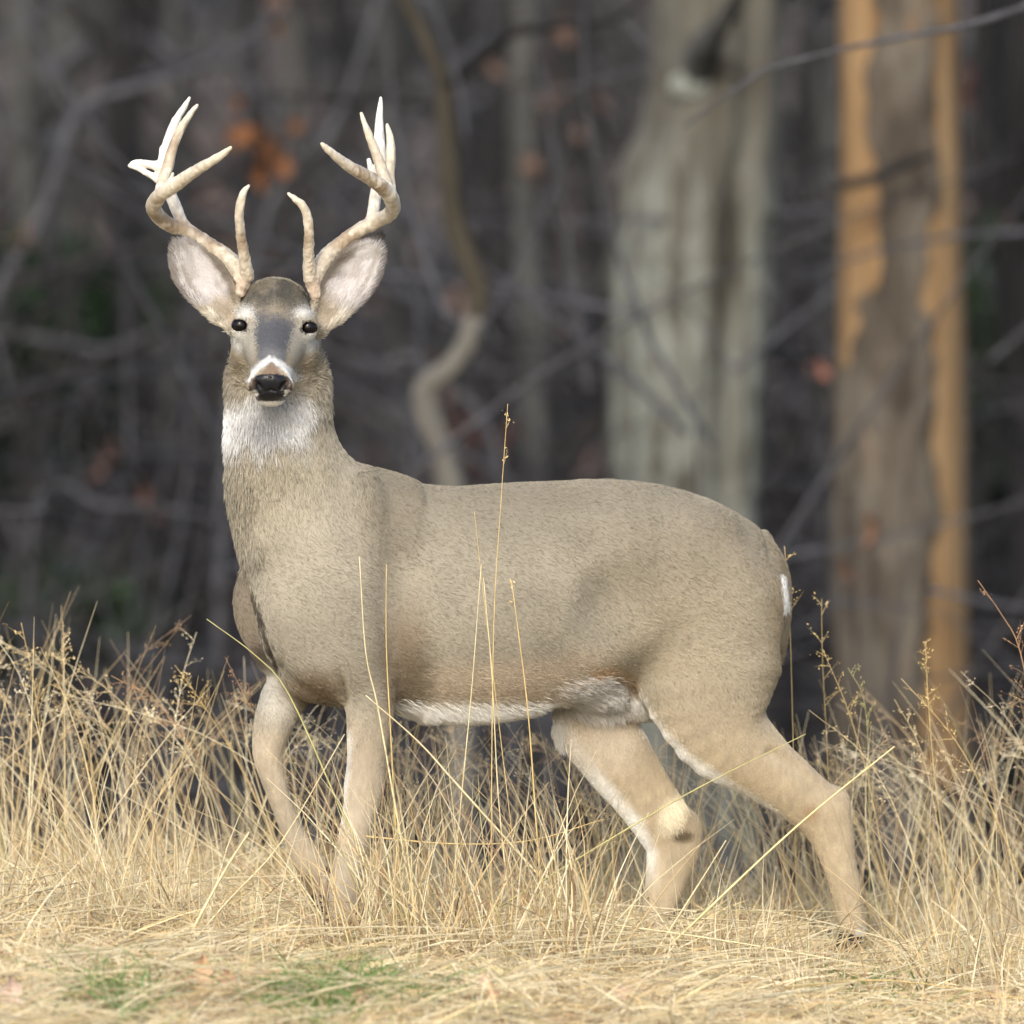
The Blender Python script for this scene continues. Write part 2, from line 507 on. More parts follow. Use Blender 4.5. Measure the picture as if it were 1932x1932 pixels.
# head, in its own frame: (lateral, up, forward) in px
PIT = math.radians(37)
HO = pos(518, 630, -.235)
HL, HN, HA = np.array([1.0, 0, 0]), np.array([0, -math.sin(PIT), math.cos(PIT)]), np.array([0, -math.cos(PIT), -math.sin(PIT)])
def hd(l, up, f):
    return HO + (HL * l + HN * up + HA * f) * S
def hloft(rows, k, cap=None, op='add'):
    B.loft([hd(l, up, f) for f, l, up, a, b in rows], [b * S for *_, b in rows], [a * S for f, l, up, a, b in rows], side=(1, 0, 0), k=k, cap=cap, op=op)
hloft([(-72, 0, 12, 60, 56), (-35, 0, 8, 70, 60), (0, 0, 0, 70, 56), (50, -2, -6, 53, 48), (95, -4, -10, 41, 41), (128, -6, -11, 38, 36), (146, -7, -12, 37, 33)], 0.02, cap=(.05, .020))
hloft([(-25, 0, -42, 60, 45), (40, -2, -48, 44, 32), (90, -4, -44, 29, 21), (138, -6, -46, 27, 15)], 0.015)
hloft([(-55, 0, -30, 78, 50), (-10, 0, -55, 66, 46), (40, -2, -60, 46, 34)], 0.025)
for sx, ue, ve in ((-1, 451, 614), (1, 585, 618)):
    B.ell(hd(sx * 56, 16, 2), (25 * S, 24 * S, 25 * S), k=0.014)                     # eye bulge
    B.loft([hd(sx * 36, 42, 8), hd(sx * 54, 42, -2), hd(sx * 68, 30, -16)], [9 * S, 11 * S, 8 * S], [9 * S, 11 * S, 8 * S], k=0.012)   # brow
    B.loft([hd(sx * 26 - 6, 10, 132), hd(sx * 36 - 6, -6, 150)], [9 * S, 10 * S], [9 * S, 10 * S], k=0.01)                       # nostril wing
    B.ell(hd(sx * 47, -42, 4), (30 * S, 38 * S, 34 * S), k=0.02)                     # cheek
EYES = []
for sx, ue, ve in ((-1, 452, 614), (1, 584, 618)):
    c = pos(ue, ve, -.25)
    ix, iz = np.searchsorted(B.xs, c[0]), np.searchsorted(B.zs, c[2])
    c[1] = B.ys[np.argmax(B.D[ix, :, iz] < 0)]                     # skin surface before the lids are cut
    e = c + np.array([-sx * .0022, .0195, 0])
    EYES.append((sx, e))
    B.ell(c + np.array([0, .002, 0]), (.0172, .018, .0130), k=0.004, op='sub')
def surf(u, v, y0=-.25):
    """point on the skin seen at pixel (u, v)"""
    c = pos(u, v, y0)
    for _ in range(2):
        ix, iz = np.searchsorted(B.xs, c[0]), np.searchsorted(B.zs, c[2])
        c = pos(u, v, float(B.ys[np.argmax(B.D[ix, :, iz] < 0)]))
    return c
for sx, cu in ((-1, 488), (1, 535)):                                                   # nostrils
    B.loft([surf(cu - sx * 5, 735), surf(cu + sx * 1, 727), surf(cu + sx * 7, 721)], [5 * S, 6.5 * S, 3.5 * S], [6 * S, 8 * S, 4 * S], k=0.003, op='sub')
B.loft([surf(u, v) for u, v in ((478, 744), (490, 742), (502, 738), (511, 736), (520, 738), (532, 742), (544, 744))], [2.4 * S] * 7, [4 * S] * 7, k=0.003, op='sub')
B.loft([surf(511, 712), surf(511, 736)], [1.6 * S] * 2, [2 * S] * 2, k=0.003, op='sub')
for L, r in (([(470, 1098), (480, 1140), (491, 1180), (505, 1225), (522, 1268)], .010), ([(638, 1262), (650, 1292), (657, 1328)], .008),
             ([(1192, 1300), (1180, 1318)], .008)):
    Q = [surf(u, v) for u, v in L]
    tp = np.array([.35] + [1.0] * (len(Q) - 1)) * r
    B.loft(Q, tp * .7, tp * 1.4, k=0.010, op='sub')
# ears
EAR = []
for rows in ([(443, 618, 15), (431, 592, 30), (399, 540, 48), (372, 505, 48), (350, 470, 34), (337, 446, 10)],
             [(602, 622, 15), (613, 595, 30), (645, 543, 48), (672, 508, 48), (697, 475, 34), (712, 451, 10)]):
    yy = [-.19, -.185, -.175, -.165, -.155, -.15]
    P = [pos(u, v, y) for (u, v, r), y in zip(rows, yy)]
    R = [r * S for *_, r in rows]
    B.loft(P, R, [.026, .030, .030, .026, .018, .006], k=0.008)
    EAR.append((np.array(P), np.array(R)))
    Q = [p + np.array([0, -.026, 0]) for p in P]
    B.loft(Q[1:], [max(r - 6.5 * S, .002) for r in R[1:]], [.026, .033, .032, .024, .008], k=0.006, op='sub')
BV, BF = B.mesh(9, lambda V: sstep(za(770), za(850), V[:, 2]))
del B
BN = vnormals(BV, BF)

def hlocal(P):
    q = (P - HO) / S
    return q @ HL, q @ HN, q @ HA

def ear_mask(P):
    """1 on the ears (distance to the ear axis, beyond its root)"""
    m = np.zeros(len(P)); inner = np.zeros(len(P)); along = np.zeros(len(P))                # inner: -1 outer rim .. 1 rim on the antler side
    for A, R in EAR:
        a, b = A[1], A[-1]
        t = (P - a) @ (b - a) / ((b - a) @ (b - a))
        q = P - (a + np.clip(t, 0, 1)[:, None] * (b - a))
        d = np.linalg.norm(q, axis=1)
        k = ((t > -.15) & (d < .075)).astype(float)
        m = np.maximum(m, k); along = np.where(k > 0, t, along)
        pv = np.cross(norm(b - a), [0, 1.0, 0]); pv = pv if pv[2] > 0 else -pv
        rr = np.interp(t, np.linspace(0, 1, len(R) - 1), R[1:])
        inner = np.where(k > 0, (q @ pv) / rr, inner)
    return m, along, inner

def blob(u, v, cu, cv, ru, rv, soft=0.5):
    d = np.sqrt(((u - cu) / ru) ** 2 + ((v - cv) / rv) ** 2)
    return 1 - sstep(1 - soft, 1 + soft, d)

def seg_d(u, v, pts):
    d = np.full(u.shape, 1e9)
    for (a, b), (c, e) in zip(pts[:-1], pts[1:]):
        t = np.clip(((u - a) * (c - a) + (v - b) * (e - b)) / ((c - a) ** 2 + (e - b) ** 2), 0, 1)
        d = np.minimum(d, np.hypot(u - a - t * (c - a), v - b - t * (e - b)))
    return d

def coat(P, N):
    """coat colours by anatomy with some painted shade, plus hair length (m) and a ticking amount"""
    u, v = proj(P)
    l, up, f = hlocal(P)
    y = P[:, 1]
    n = len(P)
    c = np.broadcast_to(np.array([0.316, 0.288, 0.226]), (n, 3)).copy()
    ln = np.full(n, 0.013); tick = np.full(n, 0.8)
    big = vnoise(P, 14); med = vnoise(P, 45)
    # saddle and back a little darker and greyer, lower flank warm and light
    c = mix(c, (0.218, 0.194, 0.145), 0.85 * sstep(1180, 890, v + 50 * (big - .5)) * sstep(600, 760, u))
    c = mix(c, (0.33, 0.302, 0.243), 0.6 * blob(u, v, 600, 1120, 150, 200, .6))
    c = mix(c, (0.35, 0.315, 0.235), 0.6 * blob(u, v, 530, 960, 90, 130, .6))
    c = mix(c, (0.49, 0.41, 0.31), 0.9 * sstep(1215, 1262, v + .12 * (u - 985) + 30 * (big - .5)) * sstep(775, 822, u - .25 * (v - 1290) + 22 * (med - .5)) * sstep(1215, 1090, u))
    c = mix(c, (0.345, 0.295, 0.205), 0.6 * blob(u, v, 1330, 1220, 170, 150, .6))
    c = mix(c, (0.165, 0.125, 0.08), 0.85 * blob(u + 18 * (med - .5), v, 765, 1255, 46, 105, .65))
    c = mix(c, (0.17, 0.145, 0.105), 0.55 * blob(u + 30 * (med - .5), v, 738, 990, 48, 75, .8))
    c = mix(c, (0.215, 0.165, 0.10), 0.55 * sstep(1425, 1478, u) * sstep(1330, 1250, v) * sstep(985, 1050, v))
    c = mix(c, (0.24, 0.20, 0.14), 0.4 * blob(u, v, 1290, 1040, 190, 60, .8))
    # legs
    leg = np.where(u > 1000, sstep(1270, 1480, v + 40 * (big - .5)), sstep(1310, 1430, v + 30 * (med - .5)))
    lst = vnoise(P * np.array([1.0, 1.0, .28]), 230) * .6 + vnoise(P * np.array([1.0, 1.0, .5]), 90) * .4
    c = mix(c, (0.44, 0.375, 0.278), leg); tick = tick * (1 - .7 * leg); ln = np.where(v > 1330, .013 - .006 * leg, ln)
    legn = leg * (u > 1000)
    c = mix(c, (0.43, 0.345, 0.22), 0.7 * legn)
    wht = np.array([0.74, 0.73, 0.68])
    # white along the front of the hind legs
    d = seg_d(u, v, [(1183, 1305), (1232, 1378), (1290, 1437), (1370, 1490), (1450, 1540), (1500, 1580)])
    nearleg = y < ys(u) + 0.0
    c = mix(c, wht, (1 - sstep(8, 26, d)) * (v > 1290) * sstep(1520, 1440, u))
    d = seg_d(u, v, [(1045, 1352), (1080, 1422), (1130, 1492), (1188, 1560), (1212, 1610), (1216, 1680)])
    c = mix(c, wht, (1 - sstep(12, 36, d)) * (v > 1345) * sstep(1690, 1590, v))
    c = mix(c, (0.52, 0.45, 0.35), 0.7 * blob(u, v, 1130, 1400, 80, 60, .5) * (y > ys(u)))
    # hock tuft on the inside of the far leg
    tf = blob(u + .35 * (v - 1538), v, 1268, 1538, 22, 34, .55) * (N[:, 1] < 0)
    c = mix(c, (0.72, 0.65, 0.48), tf); ln = ln + .010 * tf
    st = blob(u, v, 1288, 1578, 22, 12, .5) * (N[:, 1] < 0)
    c = mix(c, (0.06, 0.04, 0.02), 0.85 * st)
    c = mix(c, (0.30, 0.17, 0.07), 0.5 * blob(u, v, 1528, 1535, 14, 14, .7))
    # far foreleg is paler at the top, near foreleg greyer with a pale front edge
    c = mix(c, (0.56, 0.54, 0.48), 0.8 * blob(u, v, 527, 1302, 40, 60, .6) * (v > 1245) * (u < 562) * (y > ys(u) + .02))
    c = mix(c, (0.30, 0.25, 0.18), 0.7 * leg * blob(u, v, 715, 1400, 40, 90, .6))
    c = mix(c, wht, 0.7 * (1 - sstep(3, 14, seg_d(u, v, [(655, 1385), (652, 1450), (642, 1520), (634, 1570)]))))
    c = c * (1 + leg * .5 * (lst - .5))[:, None]
    # feet
    c = mix(c, (0.20, 0.13, 0.075), 0.8 * blob(u, v, 568, 1680, 36, 34, .5) * (v > 1600))
    c = mix(c, (0.015, 0.015, 0.017), blob(u, v, 621, 1641, 8, 8, .4))
    c = mix(c, (0.7, 0.68, 0.62), 0.8 * blob(u, v, 617, 1658, 10, 7, .4))
    c = mix(c, (0.75, 0.75, 0.74), blob(u, v, 1626, 1768, 14, 16, .4))
    # belly, groin
    bl = (N[:, 2] < -0.22) * sstep(1318, 1342, v) * (u > 745) * (u < 1060) * (v < 1400)
    c = mix(c, wht, bl); ln = ln + .018 * bl; tick = tick * (1 - bl)
    gr = blob(u, v, 1125, 1318, 75, 34, .45) * (N[:, 2] < 0.25)
    c = mix(c, (0.58, 0.56, 0.52), gr); ln = ln + .026 * gr
    c = mix(c, (0.42, 0.28, 0.15), 0.7 * (1 - sstep(4, 16, seg_d(u, v, [(1120, 1275), (1160, 1268), (1195, 1300)]))))
    # dark brisket hair, and crease shade painted into the cleft between the shoulders
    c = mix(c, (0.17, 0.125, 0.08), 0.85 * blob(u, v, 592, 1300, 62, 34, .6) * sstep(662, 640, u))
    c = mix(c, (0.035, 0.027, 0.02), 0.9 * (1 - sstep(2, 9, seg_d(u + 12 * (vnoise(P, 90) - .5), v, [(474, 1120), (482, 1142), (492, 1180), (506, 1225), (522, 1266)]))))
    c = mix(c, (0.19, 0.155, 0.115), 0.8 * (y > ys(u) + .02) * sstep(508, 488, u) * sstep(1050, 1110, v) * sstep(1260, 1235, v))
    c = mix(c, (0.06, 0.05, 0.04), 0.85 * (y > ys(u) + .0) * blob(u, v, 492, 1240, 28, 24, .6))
    # tail edge
    c = mix(c, (0.85, 0.84, 0.80), (1 - sstep(3, 8, seg_d(u, v, [(1476, 1085), (1482, 1120), (1484, 1150)]))))
    # ------------------------------ neck and head
    neck = sstep(1010, 880, v) * (u < 700)
    ln = ln + .008 * neck + .014 * sstep(-.35, -.8, N[:, 0]) * sstep(860, 920, v) * sstep(1110, 1040, v) + .015 * sstep(.4, .8, np.abs(N[:, 0])) * sstep(640, 670, v) * sstep(780, 700, v + 60 * (med - .5)) * (u < 700)
    th = sstep(872, 806, v + 40 * (med - .5) + 34 * (vnoise(P * np.array([3.0, 3.0, .6]), 60) - .5)) * sstep(735, 775, v) * sstep(606, 555, u + 22 * (med - .5)) * (N[:, 1] < 0.35)
    th = th * sstep(-62, -80, up)
    head = ((v < 790) & (f > -110) & (y < -.02)) * sstep(-98, -70, up + 24 * (vnoise(P, 80) - .5))
    c = mix(c, (0.70, 0.71, 0.71), .95 * th); ln = ln + .010 * th; tick = tick * (1 - th)
    c = mix(c, (0.22, 0.225, 0.23), 0.75 * th * blob(u, v, 503, 795, 42, 45, .7))  # grey shadow under the chin, painted into the white throat
    nz_ = 10 * (vnoise(P, 120) - .5) + 14 * (med - .5)
    fm = head * sstep(-92, -72, f + 12 * (med - .5))
    c = mix(c, (0.265, 0.225, 0.16), fm * 0.9)
    al = np.abs(l + 3 * np.clip(f / 100, 0, 1.5))
    # cheeks
    c = mix(c, (0.20, 0.165, 0.11), 0.7 * fm * blob(al, v, 58, 690, 30, 55, .6))
    # forehead
    fo = fm * sstep(592, 570, v) * sstep(72, 55, al)
    c = mix(c, (0.105, 0.097, 0.080), fo * (0.6 + .6 * sstep(.35, .7, med)).clip(0, 1))
    # pale round the eyes
    pe = fm * (blob(al + .5 * nz_, v, 55, 591, 18, 14, .6) + .9 * blob(al + .4 * nz_, v, 66, 641, 13, 23, .6)).clip(0, 1)
    c = mix(c, (0.56, 0.56, 0.53), 0.9 * pe)
    c = mix(c, (0.31, 0.295, 0.25), fm * 0.8 * blob(al, v, 45, 640, 16, 40, .5))
    # slate bridge of the nose
    bw = np.interp(v, [570, 600, 630, 660, 690], [46, 36, 34, 30, 25])
    br = fm * sstep(bw + 7, bw - 7, al + .5 * nz_) * sstep(572, 612, v + 1.3 * nz_) * sstep(700, 680, v + .5 * nz_ + .35 * (20 - al)) * (up > 0)
    c = mix(c, (0.068, 0.072, 0.082), br)
    c = mix(c, (0.17, 0.17, 0.17), .6 * fm * blob(al, v, 0, 672, 22, 16, .7))
    # white band round the muzzle
    mb = fm * sstep(95, 108, f - 0.0 * al) * (f < 160) * sstep(0, 12, up + 30)
    wb = fm * (1 - sstep(3, 9, seg_d(al, v + .4 * nz_, [(5, 678), (20, 689), (34, 701), (40, 716)])))
    c = mix(c, (0.60, 0.60, 0.58), .9 * wb)
    c = mix(c, (0.19, 0.125, 0.085), 0.85 * fm * sstep(3, -3, al - (v - 683) * .85) * (v < 712))
    c = mix(c, (0.78, 0.78, 0.75), fm * sstep(752, 760, v) * (v < 790) * (f > 60) * (al < 46))
    c = mix(c, (0.78, 0.78, 0.75), fm * blob(al, v, 31, 743, 8, 8, .4) * (f > 90))
    nd = (np.abs(al) / 40) ** 2.8 + (np.abs(v - 731.5) / 25.5) ** 2.8
    nose = fm * (f > 90) * sstep(1.12, .92, nd)
    wdot = blob(al, v, 31, 743, 7, 7, .4)
    nose = nose * (1 - wdot)
    c = mix(c, (0.013, 0.014, 0.017), nose)
    c = mix(c, (0.10, 0.068, 0.05), 0.6 * nose * blob(al, v, 34, 722, 6, 14, .4))
    lf = np.interp(f, [-80, -40, -10, 20, 60, 110, 125], [.016, .014, .010, .006, .0045, .003, .0018])
    lf = np.where((up < -34) & (f < 60), .018, lf)                 # ruff on the jaw
    ln = ln * (1 - fm) + lf * fm
    ln = ln * (1 - nose)
    # eye rims
    for sx, e in EYES:
        d = np.linalg.norm((P - e) * np.array([1, .0, 1.32]), axis=1) + 9 * (np.linalg.norm(P - e, axis=1) > .03)
        rim = np.maximum(1 - sstep(.0166, .0190, d), .8 * fm * (1 - sstep(1.5, 5, seg_d(u, v, [(518 + sx * 58, 618), (518 + sx * 49, 624)]))))
        c = mix(c, (0.012, 0.010, 0.009), rim); ln = ln * (1 - rim)
    # ears
    em, at, ei = ear_mask(P)
    em = em * (v < 640) * (np.abs(u - 520) > 76)
    front = sstep(0.1, -0.35, N[:, 1])
    c = mix(c, (0.22, 0.185, 0.135), em * 0.9)
    ee = vnoise(P * np.array([1.0, .5, 1.0]), 50)
    c = mix(c, (0.56, 0.545, 0.54), em * front * 0.95)
    c = mix(c, (0.30, 0.28, 0.26), em * front * .6 * sstep(.5, .75, ee))
    c = mix(c, (0.50, 0.42, 0.40), em * front * 0.2 * blob(at, 0 * at, .40, 0, .22, 1, .7))
    c = mix(c, (0.17, 0.145, 0.115), em * .9 * sstep(.42, .70, ei + .25 * (ee - .5)) * sstep(.95, .6, at))
    c = mix(c, (0.13, 0.11, 0.09), em * .8 * sstep(.80, .95, np.abs(ei)))
    c = mix(c, (0.33, 0.275, 0.195), em * .9 * sstep(.24, .08, at + .2 * (ee - .5)))
    c = mix(c, (0.25, 0.225, 0.19), em * front * .7 * blob(ei, 0 * ei, -.62, 0, .10, 1, .7) * sstep(.15, .3, at))
    c = mix(c, (0.05, 0.045, 0.04), em * sstep(.88, .98, at))
    ln = np.where(em > 0, np.where(front > .5, .012 + .010 * sstep(.1, -.6, ei), .009), ln)
    c = mix(c, (0.70, 0.66, 0.56), (1 - sstep(6, 16, seg_d(u, v, [(396, 600), (414, 622), (430, 632)]))) * .8)
    c = mix(c, (0.70, 0.66, 0.56), (1 - sstep(6, 16, seg_d(u, v, [(646, 600), (628, 628), (612, 640)]))) * .8)
    fine = vnoise(P, 330) * .6 + vnoise(P, 160) * .4
    c = c * (1 + fm * (1 - nose) * .55 * (fine - .5) * np.where(v < 600, 1.6, 1.0))[:, None]
    tick = tick + fo * .9
    tick = tick * (1 - head * .3) * (1 - em) * (1 - pe) * (1 - wb)
    c = c * (0.83 + 0.2 * big)[:, None]
    return c, ln, tick, nose

bu, bv_ = proj(BV); bf_ = hlocal(BV)[2]
js = np.where((bv_ < 750) & (bv_ > 560) & (bf_ < 88), .0035, .0008)
bc, bl_, btick, bnose = coat(BV + rng.normal(0, 1, BV.shape) * js[:, None] * np.array([1, .3, 1]), BN)
deer = empty('white_tailed_deer', (0.0, 0.0, 0.0), 'grey brown antlered buck standing side on in dry grass with head turned to the viewer', 'deer')
skin = attr_mat('deer_skin', rough=0.62, spec=0.25, bump=(260, 0.25, 0.003))
# nose leather is glossy: a second attribute drives the roughness
body = mesh_np('body', BV, BF, skin, deer, bc * 0.85)
ga = body.data.attributes.new('Wet', 'FLOAT', 'POINT')
ga.data.foreach_set('value', bnose.astype(np.float32))
t = skin.node_tree
an = t.nodes.new('ShaderNodeAttribute'); an.attribute_name = 'Wet'
mr = t.nodes.new('ShaderNodeMapRange'); mr.inputs['To Min'].default_value = 0.65; mr.inputs['To Max'].default_value = 0.28
t.links.new(an.outputs['Fac'], mr.inputs['Value']); t.links.new(mr.outputs[0], t.nodes['Principled BSDF'].inputs['Roughness'])

# fur
def fur(nhair):
    tri = np.vstack([BF[:, [0, 1, 2]], BF[:, [0, 2, 3]]])
    a = np.linalg.norm(np.cross(BV[tri[:, 1]] - BV[tri[:, 0]], BV[tri[:, 2]] - BV[tri[:, 0]]), axis=1)
    cen = BV[tri].mean(1); fn = norm(BN[tri].sum(1))
    _, lc, _, nc = coat(cen, fn)
    hv = cen[:, 2] > za(780)
    wgt = a * np.where(hv & (cen[:, 0] < xa(740)), 3.2, np.where(cen[:, 2] < za(1340), 1.8, 1.0)) * np.where(fn[:, 1] > 0.45, 0.3, 1.0) * (lc > .0012)
    p = wgt / wgt.sum()
    k = rng.choice(len(tri), nhair, p=p)
    r1, r2 = np.sqrt(rng.random(nhair)), rng.random(nhair)
    w3 = np.stack([1 - r1, r1 * (1 - r2), r1 * r2], -1)
    R = (BV[tri[k]] * w3[..., None]).sum(1); N = norm((BN[tri[k]] * w3[..., None]).sum(1))
    u, v = proj(R)
    l, up, f = hlocal(R)
    js = np.where((v < 750) & (up > -75), np.where((f < 88) & (v > 560), .0045, .0016), np.where(((u < 545) & (v > 1080)) | (u > 1465), .0014, .006))
    c, ln, tick, _ = coat(R + rng.normal(0, 1, R.shape) * js[:, None] * np.array([1, .3, 1]), N)
    # lie of the coat
    D = np.tile(np.array([0.85, 0.0, -0.45]), (nhair, 1))
    nk = sstep(1080, 900, v) * (u < 720)
    D = mix(D, (0.25, 0.0, -1.0), nk)
    D = mix(D, (0.15, 0.0, -1.0), sstep(1300, 1400, v))
    th = (v > 1280) & (u > 1150)
    D = np.where(th[:, None], np.array([0.55, 0, -0.8]), D)
    hm = sstep(-92, -70, up + 24 * (vnoise(R, 80) - .5)) * sstep(-92, -70, f) * (v < 790) * (np.abs(u - 518) < 130)
    hdv = -HA[None] * 1.0 + HL[None] * (np.sign(l) * .5)[:, None] - HN[None] * 0.1
    D = mix(norm(D), hdv, hm)
    em, at, _ = ear_mask(R)
    em = em * (v < 640) * (np.abs(u - 520) > 76)
    for A, _ in EAR:
        near = (em > 0) & (np.sign(A[-1][0] - HO[0]) == np.sign(l))
        D = np.where(near[:, None], norm(A[-1] - A[0])[None], D)
    wv = np.stack([vnoise(R, 22) - .5, vnoise(R + 31, 22) - .5, vnoise(R + 57, 22) - .5], -1)
    D = norm(D) + 0.22 * wv + rng.normal(0, .20, (nhair, 3))
    D = D - N * (D * N).sum(1, keepdims=True)
    D = norm(D)
    lift = .30 + .04 * hm + rng.uniform(-.12, .2, nhair)
    lift = np.where(ln > .024, lift + .35, lift)
    L = ln * rng.uniform(.65, 1.2, nhair)
    keepm = L > .0012
    t = np.linspace(0, 1, 4)
    dirn = norm(D + N * lift[:, None])
    P = R[:, None] - N[:, None] * .001 + dirn[:, None] * (L[:, None] * t)[..., None] - N[:, None] * (0.22 * L[:, None] * t ** 2)[..., None] + np.array([0, 0, -.10])[None, None] * (L[:, None] * t ** 2)[..., None]
    # ticking: part of the hairs are dark tipped, in small flecks
    g2 = vnoise(R + 9, 260)
    rnd = rng.random(nhair)
    c = c * (1 + .26 * (rnd - .5))[:, None]
    dk = (rng.random(nhair) < (tick * (1 + .45 * sstep(1160, 960, v)) * (.16 + .46 * sstep(.45, .75, g2)))).astype(float) * rng.uniform(.55, .85, nhair)
    c = c[:, None] * (1 - dk[:, None, None] * np.array([0.0, 0.0, .5, 1.0])[None, :, None]) * np.array([.93, 1.0, 1.06, 1.06])[None, :, None]
    P, c, L = P[keepm], c[keepm], L[keepm]
    n = len(P)
    hc = bpy.data.hair_curves.new('fur')
    hc.add_curves([4] * n)
    hc.attributes['position'].data.foreach_set('vector', P.astype(np.float32).ravel())
    ra = hc.attributes.get('radius') or hc.attributes.new('radius', 'FLOAT', 'POINT')
    rr = np.tile(np.array([1.0, .9, .65, .15]), (n, 1)) * (0.00042 + .00022 * np.clip(L / .02, 0, 1.2))[:, None]
    ra.data.foreach_set('value', rr.astype(np.float32).ravel())
    ca = hc.attributes.new('Col', 'FLOAT_COLOR', 'POINT')
    c4 = np.ones((n * 4, 4), np.float32); c4[:, :3] = c.reshape(-1, 3)
    ca.data.foreach_set('color', c4.ravel())
    o = bpy.data.objects.new('fur', hc)
    COL.objects.link(o)
    o.parent = deer
    hc.materials.append(attr_mat('deer_hair', rough=0.55, spec=0.15))
    return o
fur(380000)

# eyes
eye_mat = plain_mat('eye_dark', (0.005, 0.004, 0.004), rough=0.12, spec=0.22, coat=0.0)
def sphere(c, r, nu=24, nv=14):
    th = np.linspace(0, 2 * np.pi, nu, endpoint=False); ph = np.linspace(0.02, np.pi - .02, nv)
    V = np.stack([np.sin(ph)[:, None] * np.cos(th)[None], np.sin(ph)[:, None] * np.sin(th)[None], np.cos(ph)[:, None] * np.ones((1, nu))], -1).reshape(-1, 3) * np.asarray(r) + c
    i = np.arange(nv - 1)[:, None] * nu; j = np.arange(nu)[None]; j2 = (j + 1) % nu
    return V, np.stack([i + j, i + nu + j, i + nu + j2, i + j2], -1).reshape(-1, 4)
for sx, e in EYES:
    V, F = sphere(e + np.array([0, .0006, 0]), (.0205, .0205, .0192))
    mesh_np('eye', V, F, eye_mat, deer)

# antlers
def antler(lists, name='antler'):
    conv = lambda r: (pos(225.4 + r[0] * .3833, 161 + r[1] * .3833, r[2] - .002), r[3] * S * .89)
    allp = np.array([conv(r)[0] for L in lists for r in L])
    lo, hi = allp.min(0) - .028, allp.max(0) + .028
    Fd = Field(*[np.arange(lo[i], hi[i], 0.0020) for i in range(3)])
    for k, L in enumerate(lists):
        P = [conv(r)[0] for r in L]; R = [max(conv(r)[1], .0028) for r in L]
        Fd.loft(P, R, R, side=(0.2, 1, .1), k=0.008 if k else 0.004, n=4)
    b = conv(lists[0][0])[0] + np.array([0, -.002, .012])
    V, F = Fd.mesh(1)
    N = vnormals(V, F)
    db = np.linalg.norm(V - b, axis=1)
    pearl = (vnoise(V, 210) - .45).clip(0, 1) * .0035 * sstep(.26, .05, db)
    ridge = .0020 * (vnoise(V * np.array([1, 1, .25]), 190) - .5)
    V = V + N * (pearl + ridge)[:, None]
    u, v = proj(V)
    tip = np.zeros(len(V))
    for L in lists:
        e = conv(L[-1])[0]
        tip = np.maximum(tip, 1 - sstep(.01, .11, np.linalg.norm(V - e, axis=1)))
    c = np.tile(np.array([0.42, 0.37, 0.29]), (len(V), 1))
    c = mix(c, (0.25, 0.185, 0.12), 0.85 * sstep(.42, .72, vnoise(V, 28)) * sstep(.05, .12, db))
    c = mix(c, (0.62, 0.56, 0.45), 0.6 * sstep(.5, .8, vnoise(V + 5, 60)))
    c = mix(c, (0.58, 0.53, 0.42), tip * .9)
    c = mix(c, (0.66, 0.645, 0.59), 0.8 * sstep(-.165, -.135, V[:, 1]) * sstep(440, 400, v))
    c = mix(c, (0.50, 0.37, 0.28), 0.5 * sstep(.04, .01, db))
    c = c * (0.82 + .36 * vnoise(V, 170))[:, None]
    return mesh_np(name, V, F, attr_mat('antler_bone', rough=0.5, spec=0.35, bump=(320, .3, .002), var=(60, .12)), deer, c)
antler([
    [(598, 1016, -.190, 11), (606, 960, -.190, 16), (545, 860, -.175, 17), (430, 780, -.155, 16), (330, 715, -.145, 15.5), (250, 690, -.155, 15.5), (188, 640, -.185, 16), (167, 595, -.225, 16), (195, 545, -.275, 15.5), (260, 500, -.325, 15), (360, 430, -.375, 12.5), (460, 370, -.415, 9.5), (520, 330, -.435, 7), (545, 308, -.445, 4)],
    [(630, 940, -.20, 14), (610, 820, -.225, 11.5), (595, 720, -.25, 10), (590, 640, -.265, 9.5), (600, 560, -.275, 8.5), (618, 517, -.28, 6.5), (637, 495, -.28, 3.5)],
    [(320, 705, -.145, 13), (285, 620, -.135, 12.5), (250, 530, -.13, 13), (222, 450, -.13, 14), (217, 390, -.13, 13), (237, 290, -.125, 11.5), (270, 190, -.12, 9.5), (310, 120, -.115, 7), (345, 62, -.11, 3.5)],
    [(210, 405, -.13, 11), (130, 385, -.125, 8), (75, 382, -.12, 6.5), (50, 395, -.118, 4)],
    [(205, 470, -.13, 10), (150, 440, -.127, 7), (100, 415, -.124, 5), (60, 400, -.12, 4)],
    [(192, 565, -.255, 12), (212, 480, -.245, 12.5), (238, 400, -.238, 12), (265, 300, -.232, 10.5), (310, 200, -.227, 8.5), (350, 140, -.222, 6.5), (382, 98, -.22, 3.5)],
    [(238, 500, -.30, 9), (252, 465, -.305, 6), (263, 435, -.31, 3.5)],
    [(228, 345, -.128, 8), (208, 312, -.128, 4)]])
